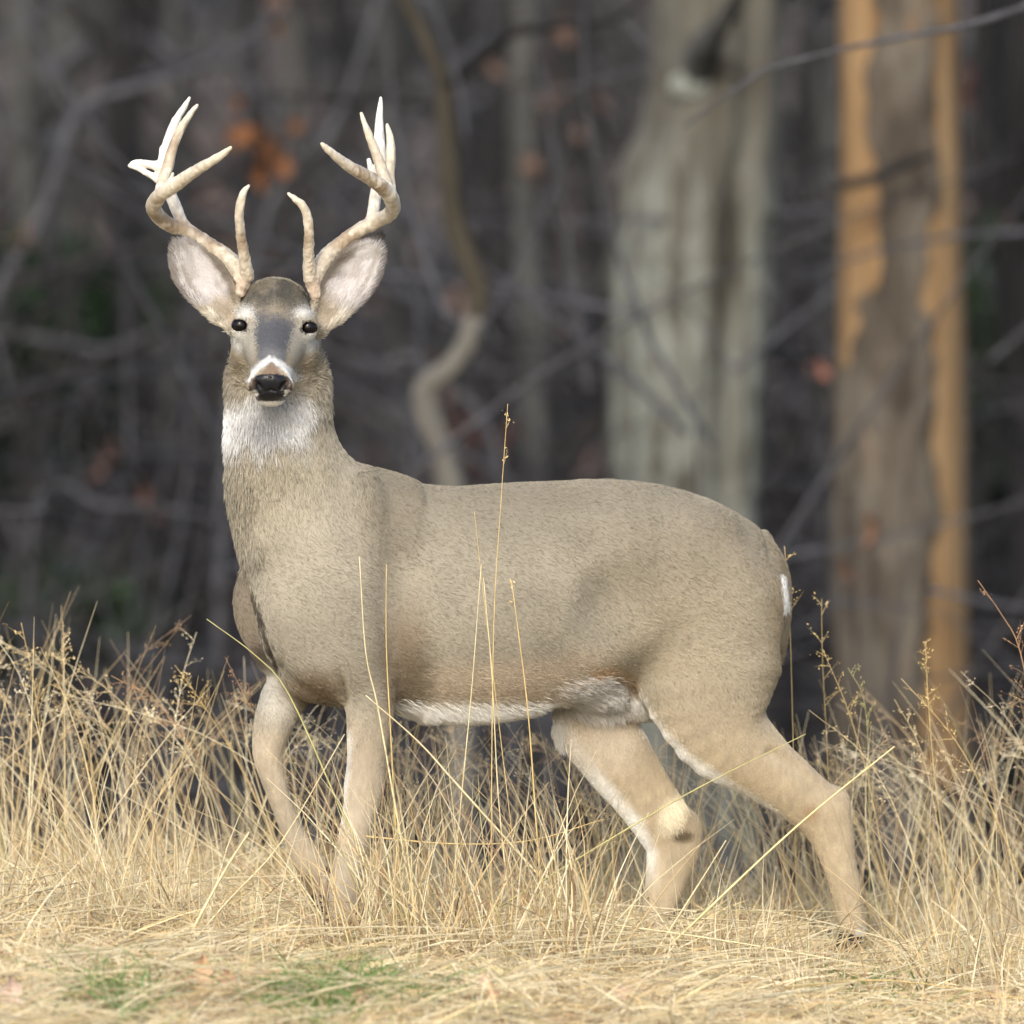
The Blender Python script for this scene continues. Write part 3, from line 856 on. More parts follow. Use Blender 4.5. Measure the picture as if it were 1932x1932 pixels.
antler([
    [(962, 1030, -.190, 11), (955, 965, -.190, 16), (1005, 860, -.175, 17), (1090, 780, -.155, 16), (1180, 715, -.145, 15.5), (1265, 670, -.155, 15.5), (1328, 635, -.185, 15.5), (1348, 590, -.225, 15.5), (1320, 530, -.275, 15.5), (1245, 465, -.325, 15), (1140, 405, -.375, 12.5), (1060, 345, -.415, 9), (1020, 312, -.435, 7), (996, 288, -.445, 4)],
    [(938, 950, -.20, 14), (931, 830, -.225, 11.5), (933, 730, -.25, 10), (925, 650, -.265, 9.5), (900, 590, -.275, 8.5), (865, 560, -.28, 6.5), (832, 533, -.28, 3.5)],
    [(1240, 685, -.145, 13), (1255, 580, -.135, 12.5), (1270, 480, -.13, 12.5), (1285, 350, -.13, 12), (1278, 230, -.12, 10.5), (1280, 150, -.115, 8), (1286, 62, -.11, 3.5)],
    [(1258, 480, -.14, 10), (1240, 420, -.14, 8), (1226, 368, -.14, 5)],
    [(1325, 540, -.27, 13), (1305, 460, -.255, 12.5), (1272, 360, -.248, 11), (1230, 250, -.243, 8.5), (1207, 190, -.24, 6), (1190, 138, -.24, 3.5)],
    [(1338, 560, -.245, 13), (1328, 450, -.232, 12), (1335, 350, -.227, 10.5), (1331, 260, -.222, 8), (1318, 195, -.22, 3.5)]])

# hooves: two tapered toes each
hoof_mat = noise_mat('hoof_horn', [(0.3, (0.012, 0.010, 0.009)), (0.7, (0.04, 0.034, 0.03))], scale=(60, 60, 20), rough=0.45, bump=(30, .2, .003))
def hoof(p, q, r):
    """from the pastern p to the toe point q"""
    fl = Field(*[np.arange(min(p[i], q[i]) - .04, max(p[i], q[i]) + .04, .0025) for i in range(3)])
    p, q = np.asarray(p), np.asarray(q)
    for sg in (-1, 1):
        o = np.array([0.0, sg * .011, 0])
        fl.loft([p + o * .8, (p + q) / 2 + o, q + o * .6], [r, r * .95, r * .35], [.012, .013, .006], k=0.001)
    V, F = fl.mesh(1)
    mesh_np('hoof', V, F, hoof_mat, deer)
hoof(pos(640, 1742, ys(648) - .09), pos(612, 1775, ys(648) - .10), .024)
hoof(pos(603, 1690, ys(604) + .09), pos(612, 1722, ys(604) + .09), .019)
hoof(pos(1607, 1768, ys(1611) - .075), pos(1572, 1800, ys(1611) - .085), .024)
hoof(pos(1216, 1760, ys(1224) + .075), pos(1186, 1788, ys(1224) + .07), .024)

# ------------------------------------------------------------------ grass
STRAW = np.array([[.72, .585, .33], [.78, .70, .48], [.60, .465, .25], [.46, .335, .20], [.70, .595, .41], [.34, .235, .145], [.44, .41, .21]])
SW = np.array([.24, .24, .16, .12, .14, .06, .04])
def straw(n, k=1.0):
    return STRAW[rng.choice(len(STRAW), n, p=SW)] * rng.uniform(.80, 1.18, (n, 1)) * k
grass_mat = attr_mat('dry_grass_blade', rough=0.6, spec=0.25, trans=0.25)

def place(n, xlo, xhi, ylo, yhi):
    x = rng.uniform(xlo, xhi, n); y = rng.uniform(ylo, yhi, n)
    return np.stack([x, y, ground_z(x, y) - .01], -1)

def clumped(nc, per, xlo, xhi, ylo, yhi, sp):
    c = place(nc, xlo, xhi, ylo, yhi)
    i = np.repeat(np.arange(nc), per)
    o = rng.normal(0, sp, (len(i), 2))
    P = c[i].copy(); P[:, :2] += o
    P[:, 2] = ground_z(P[:, 0], P[:, 1]) - .01
    return P, o, i

def tall_h(x):
    """height of the tall grass along the stand: higher at both sides of the frame"""
    return np.interp(x, [-1.6, -1.0, -.75, -.5, -.2, .2, .6, .85, 1.2, 1.6], [.60, .58, .52, .46, .42, .42, .44, .50, .58, .60])

G = []
def tussocks(nc, per, xlo, xhi, ylo, yhi, hlo, hhi, wlo, whi, spread=.16, k=1.0, sp=.045, tub=False):
    P, o, i = clumped(nc, per, xlo, xhi, ylo, yhi, sp)
    n = len(P)
    cl = rng.normal(0, .12, (nc, 2))[i]
    D = norm(np.stack([o[:, 0] * 4 + cl[:, 0] + rng.normal(-.05, spread, n), o[:, 1] * 4 + cl[:, 1] + rng.normal(0, spread, n), np.ones(n)], -1))
    L = tall_h(P[:, 0]) * rng.uniform(hlo, hhi, n)
    bend = np.stack([rng.normal(-.04, .2, n), rng.normal(0, .18, n), -np.abs(rng.normal(0, .10, n))], -1)
    c = straw(n, k)
    G.append(blades(P, D, L, bend, rng.uniform(wlo, whi, n), 5, c, tub, tipcol=c * 1.05))
tussocks(110, 9, -1.9, 1.9, .25, 1.7, .65, 1.25, .0032, .0056, .17, 1.05, tub=True)      # tall stems behind the buck
tussocks(90, 19, -1.9, 1.9, .2, 1.8, .12, .36, .0035, .0072, .24, 1.05)                  # leaves between them
tussocks(46, 16, -1.9, 1.9, -.85, .2, .08, .30, .0032, .006, .24, 1.05)                   # thinner growth at the feet
tussocks(28, 8, -.40, .16, -.75, -.3, .6, 1.2, .0036, .006, .19, 1.15, tub=True) # stand before the forelegs and belly
tussocks(30, 7, -1.9, 1.9, -1.9, -.8, .10, .50, .003, .0052, .28, 1.05)             # stragglers toward the viewer
tussocks(9, 6, .25, .80, -.75, -.35, .30, .75, .0028, .0048, .2, 1.05, tub=True)
tussocks(18, 10, -1.4, -.6, -.8, -.2, .3, .8, .0028, .005, .2, 1.0, tub=True)
tussocks(14, 9, .85, 1.5, -.8, -.2, .3, .8, .0028, .005, .2, 1.0, tub=True)
V, F, C = join(G)
tag(mesh_np('tall_grass', V, F, grass_mat, col=C), 'stand of tall dry straw coloured grass round the legs of the buck', 'grass', kind='stuff')

# short matted thatch over the whole near ground
G = []
n = 34000
P = place(n, -1.9, 1.9, -2.9, 1.4)
az = rng.uniform(0, 2 * np.pi, n); el = rng.uniform(-.02, .55, n) ** 1.0
D = np.stack([np.cos(az) * np.cos(el), np.sin(az) * np.cos(el), np.abs(np.sin(el)) + .05], -1)
c = straw(n, .95)
P[:, 2] += .012
G.append(blades(P, D, rng.uniform(.05, .24, n), np.stack([rng.normal(0, .2, n), rng.normal(0, .2, n), -rng.uniform(.05, .35, n)], -1), rng.uniform(.003, .006, n), 3, c))
n = 26000
P = place(n, -1.9, 1.9, -2.9, 1.6)
D = norm(np.stack([rng.normal(0, .38, n), rng.normal(0, .38, n), np.ones(n)], -1))
hgt = rng.uniform(.03, .12, n) * (0.6 + 1.2 * vnoise(P, 3.0)) * np.interp(P[:, 1], [-2.9, -1.4, -.3, 1.6], [.55, .65, .75, 1.2])
G.append(blades(P, D, hgt * 1.1, np.stack([rng.normal(0, .3, n), rng.normal(0, .3, n), -rng.uniform(0, .3, n)], -1), rng.uniform(.0028, .0052, n), 3, straw(n, 1.0)))
n = 650
P = place(n, -1.9, 1.9, -2.7, .2); P[:, 2] += rng.uniform(.03, .10, n)
az = rng.uniform(0, 2 * np.pi, n)
D = norm(np.stack([np.cos(az), .8 * np.sin(az), rng.normal(.05, .12, n)], -1))
G.append(blades(P, D, rng.uniform(.25, .6, n), np.stack([rng.normal(0, .1, n), rng.normal(0, .1, n), -rng.uniform(.02, .12, n)], -1), rng.uniform(.003, .005, n), 5, np.array([.70, .61, .40]) * rng.uniform(.8, 1.05, (n, 1)), True))
V, F, C = join(G)
tag(mesh_np('grass_thatch', V, F, grass_mat, col=C), 'short matted straw and stubble covering the near ground', 'grass', kind='stuff')

# green blades low in the foreground
green_mat = attr_mat('green_grass_blade', rough=0.5, spec=0.3, trans=0.3)
def green(n, cx, cy, sp, h, k=1.0):
    P = np.stack([rng.normal(cx, sp[0], n), rng.normal(cy, sp[1], n)], -1)
    P = np.column_stack([P, ground_z(P[:, 0], P[:, 1]) - .005])
    D = norm(np.stack([rng.normal(0, .6, n), rng.normal(0, .6, n), np.ones(n)], -1))
    c = np.array([.11, .20, .06]) * rng.uniform(.6, 1.5, (n, 1)) + rng.uniform(0, .07, (n, 1)) * np.array([1, .7, .2])
    return blades(P, D, h * rng.uniform(.5, 1.1, n), np.stack([rng.normal(0, .4, n), rng.normal(0, .4, n), -rng.uniform(.1, .5, n)], -1), rng.uniform(.003, .006, n), 4, c * k)
def gpos(u, v):
    """ground point seen at pixel (u, v)"""
    lo, hi = -6.0, 2.0
    for _ in range(40):
        m = (lo + hi) / 2; p = pos(u, v, m)
        if p[2] > ground_z(p[0], p[1]): lo = m
        else: hi = m
    p = pos(u, v, lo)
    return np.array([p[0], lo, float(ground_z(p[0], lo))])
for u, v, n, sp, h, lab in ((215, 1905, 160, (.06,   .16), .17, 'dark green grass tuft at the lower left corner of the clearing'),
                            (690, 1885, 280, (.10, .16), .15, 'bright green grass tuft in straw below the front feet of the buck'),
                            (590, 1900, 160, (.06, .18), .14, 'small green tuft left of the bright green tuft in the straw'),
                            (1660, 1885, 130, (.10, .2), .11, 'low sparse green tuft at the lower right in the straw')):
    g = gpos(u, v)
    V, F, C = green(n, g[0], g[1], sp, h)
    tag(mesh_np('green_tuft', V, F, green_mat, col=C), lab, 'grass tuft', 'green tufts in the straw', 'stuff')

# single stalks that can be picked out
stalk_mat = attr_mat('straw_stalk', rough=0.5, spec=0.3, var=(40, .15))
def spikelets(tips, dirs, c, sz=.004):
    n = len(tips)
    a = norm(np.cross(dirs, rng.normal(0, 1, (n, 3)))) * sz * .3
    V = np.stack([tips - dirs * sz * .6, tips + a, tips + dirs * sz * .9, tips - a], 1).reshape(-1, 3)
    return V, np.arange(n * 4).reshape(n, 4), np.repeat(c, 4, 0)

def panicle(P, r, c, frac=.35, nb=10, blen=.07, sp=7):
    """stem polyline plus an open seed head on its upper part"""
    P = catmull(P, 4); n = len(P)
    R = r * np.linspace(1, .35, n)
    V, F = tube(P, R, 4)
    parts = [(V, F, np.tile(c, (len(V), 1)))]
    cum = np.r_[0, np.cumsum(np.linalg.norm(np.diff(P, axis=0), axis=1))]; T = cum[-1]
    at = lambda s: np.array([np.interp(s, cum, P[:, k]) for k in range(3)])
    ax = norm(P[-1] - P[-3])
    if nb:
        ss = rng.uniform(T * (1 - frac), T * .985, nb)
        P0 = np.array([at(s) for s in ss])
        rad = rng.normal(0, 1, (nb, 3)); rad -= (rad @ ax)[:, None] * ax; rad = norm(rad) * np.array([1, .7, 1])
        D = norm(ax * rng.uniform(.5, 1.1, (nb, 1)) + rad * rng.uniform(.5, 1.0, (nb, 1)))
        L = blen * rng.uniform(.5, 1.2, nb) * (1.15 - .7 * (ss / T - (1 - frac)) / frac)
        bd = np.stack([rng.normal(-.05, .2, nb), rng.normal(0, .15, nb), -rng.uniform(.0, .35, nb)], -1)
        parts.append(blades(P0, D, L, bd, np.full(nb, .0015), 3, np.tile(c, (nb, 1)), True))
        k = sp; t = rng.uniform(.25, 1.0, (nb, k))
        Q = P0[:, None] + D[:, None] * (L[:, None] * t)[..., None] + bd[:, None] * (L[:, None] * t * t)[..., None]
        Q = Q + rng.normal(0, .004, Q.shape)
        dd = norm(np.repeat(D, k, 0) + rng.normal(0, .5, (nb * k, 3)))
        parts.append(spikelets(Q.reshape(-1, 3), dd, np.tile(c * 1.1, (nb * k, 1)) * rng.uniform(.7, 1.2, (nb * k, 1)), .0042))
    return join(parts)

PALE, GOLD, RED, GREENISH = np.array([.70, .60, .36]), np.array([.62, .46, .20]), np.array([.42, .26, .14]), np.array([.45, .42, .18])
def above(u, v, h):
    """point h above the ground seen at pixel (u, v)"""
    lo, hi = -6.0, 2.0
    for _ in range(40):
        m = (lo + hi) / 2; p = pos(u, v, m)
        if p[2] > ground_z(p[0], p[1]) + h: lo = m
        else: hi = m
    return pos(u, v, min(lo, -.3))
STALKS = [  # (pixel path from the foot up, depth, width px, colour, seed head, label)
    ([(926, 1700), (931, 1200), (945, 950), (958, 762)], -.42, 2.6, GOLD, (.12, 3, .05), 'tallest thin golden stalk rising past the back of the buck'),
    ([(742, 1500), (712, 1330), (690, 1230), (678, 1050)], -.45, 4.6, PALE, 0, 'pale stalk with a bent tip crossing the shoulder left of a golden upright stalk'),
    ([(738, 1400), (729, 1220), (729, 1065)], -.45, 3.6, GOLD, 0, 'golden upright stalk in front of the shoulder of the buck'),
    ([(870, 1510), (890, 1300), (908, 1065)], -.40, 3.2, PALE, 0, 'pale upright stalk leaning right across the middle of the flank'),
    ([(960, 1700), (940, 1500), (928, 1270), (912, 1090)], -.38, 4.0, PALE, 0, 'pale stalk leaning left across the middle of the flank'),
    ([(1012, 1560), (995, 1330), (965, 1095)], -.40, 4.2, GOLD, (.1, 2, .03), 'golden stalk leaning left across the belly, rightmost on the flank'),
    ([(930, 1270), (905, 1060), (895, 965)], -.39, 2.0, GOLD, 0, 'hair thin stalk tip leaning left high on the flank'),
    ([(1300, 1750), (1500, 1562), (1688, 1408)], -.55, 6.6, np.array([.74, .62, .32]), 0, 'thick straight yellow straw slanting across the near hind leg'),
    ([(960, 1700), (1190, 1560), (1330, 1480), (1520, 1385)], -.52, 4.4, GREENISH, 0, 'long greenish straw slanting across both hind legs'),
    ([(640, 1520), (545, 1310), (480, 1235), (390, 1168)], -.42, 4.2, GREENISH, 0, 'greenish stalk bent left in front of the chest'),
    ([(350, 1780), (420, 1650), (470, 1570)], -.70, 8.5, PALE, 0, 'short thick broken straw stub left of the lifted foreleg'),
    ([(300, 1850), (430, 1700), (530, 1590), (650, 1385)], -.62, 4.6, PALE, 0, 'long pale straw slanting behind the stub and across the lifted foreleg'),
    ([(880, 1500), (790, 1400), (690, 1312)], -.43, 5.2, PALE, 0, 'stout pale straw slanting down right from the elbow of the buck'),
    ([(1502, 1660), (1494, 1300), (1488, 1130), (1480, 1030)], .42, 2.6, GOLD, (.18, 5, .06), 'thin upright stalk with a sparse seed head just behind the rump'),
    ([(690, 1578), (850, 1592), (1000, 1586), (1140, 1545)], -.48, 3.8, GOLD, 0, 'fallen straw lying level across the grass below the belly'),
    ([(960, 1735), (1130, 1742), (1400, 1780), (1660, 1826)], -1.0, 4.8, PALE, 0, 'long fallen straw sloping down right under the hind legs'),
    ([(1440, 1880), (1620, 1850), (1932, 1742)], -1.7, 4.8, PALE, 0, 'long fallen straw sloping up right in the lower right corner'),
    ([(1480, 1862), (1680, 1850), (1940, 1885)], -1.9, 4.4, GOLD, 0, 'fallen straw lying almost level at the lower right edge'),
    ([(960, 1850), (1060, 1820), (1180, 1795)], -1.6, 5.5, PALE, 0, 'short pale straw lying on the ground below the middle of the buck'),
    ([(1640, 1870), (1612, 1760), (1588, 1680)], -.9, 3.0, RED, 0, 'reddish dead stem standing at the near hind foot'),
    ([(455, 1905), (470, 1800), (474, 1690)], -1.4, 4.4, PALE, 0, 'pale upright straw in the lower left straw'),
    ([(1270, 1745), (1330, 1650), (1370, 1585)], -.6, 5.0, PALE, 0, 'short slanting straw between the two hind legs'),
    ([(1700, 1860), (1800, 1700), (1880, 1560)], -.6, 3.4, GOLD, 0, 'slanting golden stalk in the grass at right'),
    ([(60, 1750), (75, 1500), (70, 1330), (40, 1175)], .35, 2.8, GOLD, (.35, 14, .07), 'seed headed grass stem tallest at the left edge'),
    ([(180, 1740), (175, 1450), (130, 1320), (95, 1290)], .45, 2.4, GOLD, (.4, 10, .06), 'seed headed grass stem leaning left beside the tallest left edge stem'),
    ([(480, 1720), (400, 1480), (300, 1330), (210, 1275)], .40, 2.8, RED, (.4, 18, .08), 'seed headed grass stem arching far left, widest head at left'),
    ([(560, 1700), (470, 1480), (390, 1340), (330, 1255)], .5, 2.6, GOLD, (.38, 14, .07), 'seed headed grass stem arching left between widest head and chest'),
    ([(640, 1640), (560, 1500), (470, 1330), (425, 1240)], .4, 2.4, RED, (.35, 12, .06), 'seed headed grass stem arching left nearest to the lifted foreleg'),
    ([(1960, 1420), (1925, 1230), (1890, 1160), (1845, 1095)], .2, 3.0, RED, (.5, 18, .09), 'large seed head arching in from the right edge'),
    ([(1800, 1720), (1765, 1480), (1752, 1330), (1745, 1210)], .35, 2.8, GOLD, (.4, 14, .07), 'upright seed headed stem before the peeled tree'),
    ([(1680, 1700), (1640, 1480), (1600, 1340), (1552, 1225)], .4, 2.6, GOLD, (.3, 8, .06), 'seed headed stem arching left from the grass behind the hind hock'),
    ([(1640, 1680), (1640, 1500), (1632, 1330), (1600, 1260)], .5, 2.4, GREENISH, (.4, 10, .06), 'slim nodding seed headed stem between rump and peeled tree'),
    ([(1570, 1640), (1560, 1400), (1552, 1250), (1550, 1130)], .55, 2.0, GOLD, (.5, 12, .08), 'faint airy seed head just right of the rump'),
    ([(1930, 1660), (1850, 1480), (1790, 1380), (1700, 1280)], .35, 3.0, GOLD, (.3, 8, .06), 'stem leaning far left across the base of the peeled tree'),
]
for path, y, wpx, c, head, lab in STALKS:
    jit = np.linspace(.03, -.03, len(path))
    fallen = 'fallen' in lab or 'lying' in lab
    P = [above(u, v, .085) if fallen else pos(u, v, y + j) for (u, v), j in zip(path, jit)]
    if not fallen:                                            # run the foot on into the ground
        p0, p1 = np.array(P[0]), np.array(P[1])
        d = norm(p0 - p1)
        if d[2] > -.45: d = norm(np.array([d[0] * .6, d[1], -.45]))
        for _ in range(60):
            if p0[2] < ground_z(p0[0], p0[1]): break
            p0 = p0 + d * .012
        P = [p0] + P
    a = head or (.1, 0, .05)
    V, F, C = panicle(np.array(P), wpx * S * .5, c, a[0], a[1], a[2])
    tag(mesh_np('grass_stalk', V, F, stalk_mat, col=C), lab, 'grass stalk', 'single grass stalks that stand out')

# more seed heads, too many to count
parts = []
for k in range(150):
    x = rng.uniform(-1.5, 1.5)
    if -.55 < x < .75 and rng.random() < .55: continue
    y = rng.uniform(.25, 1.5); z = float(ground_z(x, y))
    h = float(tall_h(np.array([x]))[0]) * rng.uniform(.7, 1.12)
    lean = rng.normal(-.10, .16)
    P = [np.array([x, y, z]), np.array([x + lean * .3, y, z + h * .45]), np.array([x + lean * .8, y, z + h * .8]), np.array([x + lean * 1.5, y + rng.normal(0, .04), z + h])]
    parts.append(panicle(np.array(P), .0013, straw(1)[0] * .95, .42, int(rng.integers(7, 14)), .065, 7))
V, F, C = join(parts)
tag(mesh_np('seed_grass', V, F, stalk_mat, col=C), 'fine airy seed heads standing over the dry grass', 'grass', kind='stuff')

# fallen leaves in the foreground
leaf_mat = attr_mat('dead_leaf', rough=0.7, spec=0.2, var=(70, .2))
def leaf_mesh(L, W, curl, lob=0):
    n, m = 9, 3
    t = np.linspace(0, 1, n); V = []
    for i, a in enumerate(t):
        wd = W * math.sin(math.pi * min(a * .93 + .05, 1)) ** .8 * (1 + (lob and .35 * math.cos(a * 18)))
        for s in (-1, 0, 1):
            V.append((s * wd * .5, a * L - L / 2, curl * L * (abs(s) * .35 + (2 * a - 1) ** 2 * .6)))
    F = [(i * m + j, i * m + j + 1, (i + 1) * m + j + 1, (i + 1) * m + j) for i in range(n - 1) for j in range(m - 1)]
    return np.array(V), np.array(F)
def leaf_obj(p, L, W, rot, c, label, parent=None):
    V, F = leaf_mesh(L, W, .45, 1)
    M = np.array(Matrix.Rotation(rot[2], 3, 'Z') @ Matrix.Rotation(rot[0], 3, 'X') @ Matrix.Rotation(rot[1], 3, 'Y'))
    o = mesh_np('fallen_leaf' if parent is None else 'leaf', V @ M.T, F, leaf_mat, col=np.tile(c, (len(V), 1)))
    o.location = p
    if parent is None: tag(o, label, 'leaf', 'fallen leaves in the straw')
    else: keep(o, parent)
    return o
for u, v, L, c, lab in ((378, 1868, .075, (.46, .31, .19), 'tan curled leaf standing up in straw left of the green tufts'),
                        (432, 1880, .06, (.42, .29, .20), 'pinkish brown leaf just right of the tan curled leaf'),
                        (340, 1875, .05, (.44, .30, .21), 'small pinkish leaf left of the tan curled leaf'),
                        (680, 1905, .05, (.45, .32, .22), 'light brown leaf lying in the bright green tuft'),
                        (935, 1905, .06, (.40, .24, .17), 'reddish brown leaf on the ground at bottom centre'),
                        (915, 1880, .05, (.46, .31, .25), 'dull pink leaf behind the reddish brown leaf'),
                        (1170, 1900, .05, (.48, .31, .23), 'salmon leaf alone on the ground right of bottom centre'),
                        (20, 1905, .07, (.50, .38, .32), 'pale pink leaf in the bottom left corner'),
                        (1880, 1900, .05, (.50, .36, .30), 'pink leaf at bottom right'),
                        (458, 1810, .035, (.10, .09, .09), 'tiny dark grey curled leaf in the straw at left')):
    g = gpos(u, v)
    leaf_obj(Vector(g) + Vector((0, 0, L * .38)), L, L * .62, (rng.uniform(.7, 1.3), rng.uniform(-.5, .5), rng.uniform(-.6, .6)), np.array(c), lab)

# ------------------------------------------------------------------ the wood behind
def trunk_mesh(rows, y, sides=28, rough=.06, seed=0, lobes=None, n=6, rowy=None):
    """rows (u_left, u_right, v): silhouette at depth y -> tapered trunk"""
    k = (y - CAM[1]) / 25.0
    P = np.array([pos((a + b) / 2, v, y) for a, b, v in rows]); R = np.array([(b - a) / 2 * S * k for a, b, v in rows])
    A = catmull(np.column_stack([P, R]), n)
    return tube(A[:, :3], A[:, 3], sides, rough, seed, lobes), A

BARK_GREY = noise_mat('bark_grey', [(0.30, (0.022, 0.022, 0.020)), (0.5, (0.060, 0.060, 0.056)), (0.72, (0.105, 0.106, 0.10))], scale=(9, 9, 1.6), bump=(4, .9, .03))
BARK_DARK = noise_mat('bark_dark', [(0.3, (0.007, 0.007, 0.007)), (0.6, (0.022, 0.021, 0.021)), (0.8, (0.042, 0.041, 0.040))], scale=(9, 9, 1.6), bump=(4, .9, .03))
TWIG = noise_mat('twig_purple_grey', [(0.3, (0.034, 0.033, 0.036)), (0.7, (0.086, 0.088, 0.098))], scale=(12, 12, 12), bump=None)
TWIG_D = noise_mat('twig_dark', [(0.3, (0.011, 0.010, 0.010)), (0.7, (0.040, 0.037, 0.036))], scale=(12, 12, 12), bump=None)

def limb(P, R, sides=8, rough=.08, seed=0, n=5):
    A = catmull(np.column_stack([np.asarray(P, float), R]), n)
    return tube(A[:, :3], np.maximum(A[:, 3], .0015), sides, rough, seed)

# 1 lichen covered oak
YO = 12.0
lich = noise_mat('bark_lichen', [(0.34, (0.035, 0.032, 0.026)), (0.44, (0.088, 0.084, 0.068)), (0.53, (0.165, 0.172, 0.150)), (0.70, (0.25, 0.268, 0.240))], scale=(15.0, 15.0, 1.1), detail=7, bump=(5, .8, .03), distortion=.6)
t = lich.node_tree                                 # browner above about two metres
co = t.nodes.new('ShaderNodeTexCoord'); sx_ = t.nodes.new('ShaderNodeSeparateXYZ'); t.links.new(co.outputs['Object'], sx_.inputs[0])
nzz = t.nodes.new('ShaderNodeTexNoise'); nzz.inputs['Scale'].default_value = 5; nzz.inputs['Detail'].default_value = 5; t.links.new(co.outputs['Object'], nzz.inputs['Vector'])
ad = t.nodes.new('ShaderNodeMath'); ad.operation = 'MULTIPLY_ADD'; ad.inputs[1].default_value = .6; t.links.new(nzz.outputs['Fac'], ad.inputs[0]); t.links.new(sx_.outputs['Z'], ad.inputs[2])
mr = t.nodes.new('ShaderNodeMapRange'); zt = pos(1300, 330, YO)[2]
mr.inputs['From Min'].default_value = zt + .0; mr.inputs['From Max'].default_value = zt + .5; t.links.new(ad.outputs[0], mr.inputs['Value'])
mx = t.nodes.new('ShaderNodeMix'); mx.data_type = 'RGBA'; mx.inputs[7].default_value = (.088, .080, .064, 1)
crn = [n for n in t.nodes if n.type == 'VALTORGB'][0]
mm = t.nodes.new('ShaderNodeMath'); mm.operation = 'MULTIPLY'; mm.inputs[1].default_value = .75; t.links.new(mr.outputs[0], mm.inputs[0])
t.links.new(mm.outputs[0], mx.inputs[0]); t.links.new(crn.outputs[0], mx.inputs[6]); t.links.new(mx.outputs[2], t.nodes['Principled BSDF'].inputs['Base Color'])
def oak_lobes(h, th):
    # th: A = T x y-axis -> +/-X ; the front of the trunk (toward the camera) carries a deep groove right of centre
    a = np.arctan2(np.sin(th - GRV), np.cos(th - GRV))
    return 1 - .26 * np.exp(-(a / .13) ** 2) - .07 * np.exp(-((a + .55) / .12) ** 2) + .03 * np.cos(5 * th)
# tube() frame with upward T=(0,0,1), ref y: A = T x y = -X, B = T x A = -Y (toward the camera). right of centre: cos negative
GRV = math.acos(-.48)
oak = empty('oak_tree', Vector(pos(1300, 1500, YO)), 'broad pale lichen covered oak trunk standing behind the rump of the buck', 'tree')
rows = [(1165, 1455, 1640), (1160, 1445, 1450), (1160, 1440, 1100), (1160, 1440, 950), (1153, 1447, 850), (1148, 1452, 700), (1146, 1464, 550), (1158, 1470, 450), (1172, 1476, 350), (1212, 1478, 250), (1228, 1482, 140), (1230, 1482, 0), (1235, 1475, -300), (1240, 1460, -900), (1250, 1440, -2200)]
(V, F), A = trunk_mesh(rows, YO, 44, .05, 3, oak_lobes)
keep(mesh_np('trunk', V, F, lich), oak)
V, F = limb([pos(1318, 125, YO - .22), pos(1335, 80, YO - .34), pos(1372, 30, YO - .5), pos(1420, -60, YO - .7)], [.06, .05, .03, .02], 10)
keep(mesh_np('branch', V, F, BARK_GREY), oak)
V, F = sphere(pos(1325, 100, YO - .215), (.045, .03, .075), 16, 10)
keep(mesh_np('knot_hole', V, F, plain_mat('hollow_shade_paint', (.012, .010, .009), .9, .1)), oak)  # solid ellipsoid, the shade inside the hole is put into its dark colour
V, F = sphere(pos(1303, 162, YO - .20), (.075, .035, .05), 16, 10)
keep(mesh_np('callus', V, F, noise_mat('callus_pale', [(.3, (.16, .17, .15)), (.7, (.25, .265, .24))], scale=(14, 14, 14))), oak)
limbs = []
for k in range(7):
    z0 = rng.uniform(4.0, 9.0); a = rng.uniform(0, 6.28); b = np.array(pos(1310, 0, YO)); b[2] = z0
    d = np.array([math.cos(a), math.sin(a), .6])
    limbs.append(limb([b, b + d * .8, b + d * 1.9 + [0, 0, .4], b + d * 3.2 + [0, 0, .5]], [.09, .07, .045, .012], 7))
for V, F in limbs: keep(mesh_np('branch', V, F, BARK_GREY), oak)

def px_early(L, y):
    return [pos(u, v, y) for u, v in L]
# 2 tree with its bark stripped in two long orange strips
YP = 11.0
pt = empty('peeled_tree', Vector(pos(1700, 1500, YP)), 'brown trunk at right with two long strips of bare orange wood', 'tree')
wood = noise_mat('bare_orange_wood', [(0.32, (0.12, 0.068, 0.030)), (0.46, (0.195, 0.120, 0.056)), (0.7, (0.275, 0.188, 0.10))], scale=(20, 20, 1.6), bump=(6, .3, .01), rough=.7)
rows = [(1555, 1840, 1620), (1572, 1832, 1450), (1576, 1826, 1150), (1578, 1822, 900), (1582, 1818, 600), (1586, 1812, 300), (1586, 1806, 0), (1590, 1802, -300), (1600, 1790, -900), (1615, 1770, -2200)]
(V, F), A = trunk_mesh(rows, YP, 32, .02, 5)
keep(mesh_np('bare_wood', V, F, wood), pt)
kP = (YP - CAM[1]) / 25.0
bark_br = noise_mat('bark_brown_flaky', [(0.32, (0.028, 0.022, 0.017)), (0.47, (0.070, 0.058, 0.044)), (0.62, (0.115, 0.102, 0.082)), (0.76, (0.19, 0.105, 0.05))], scale=(12, 12, 3.0), bump=(4, 1, .03), distortion=.4)
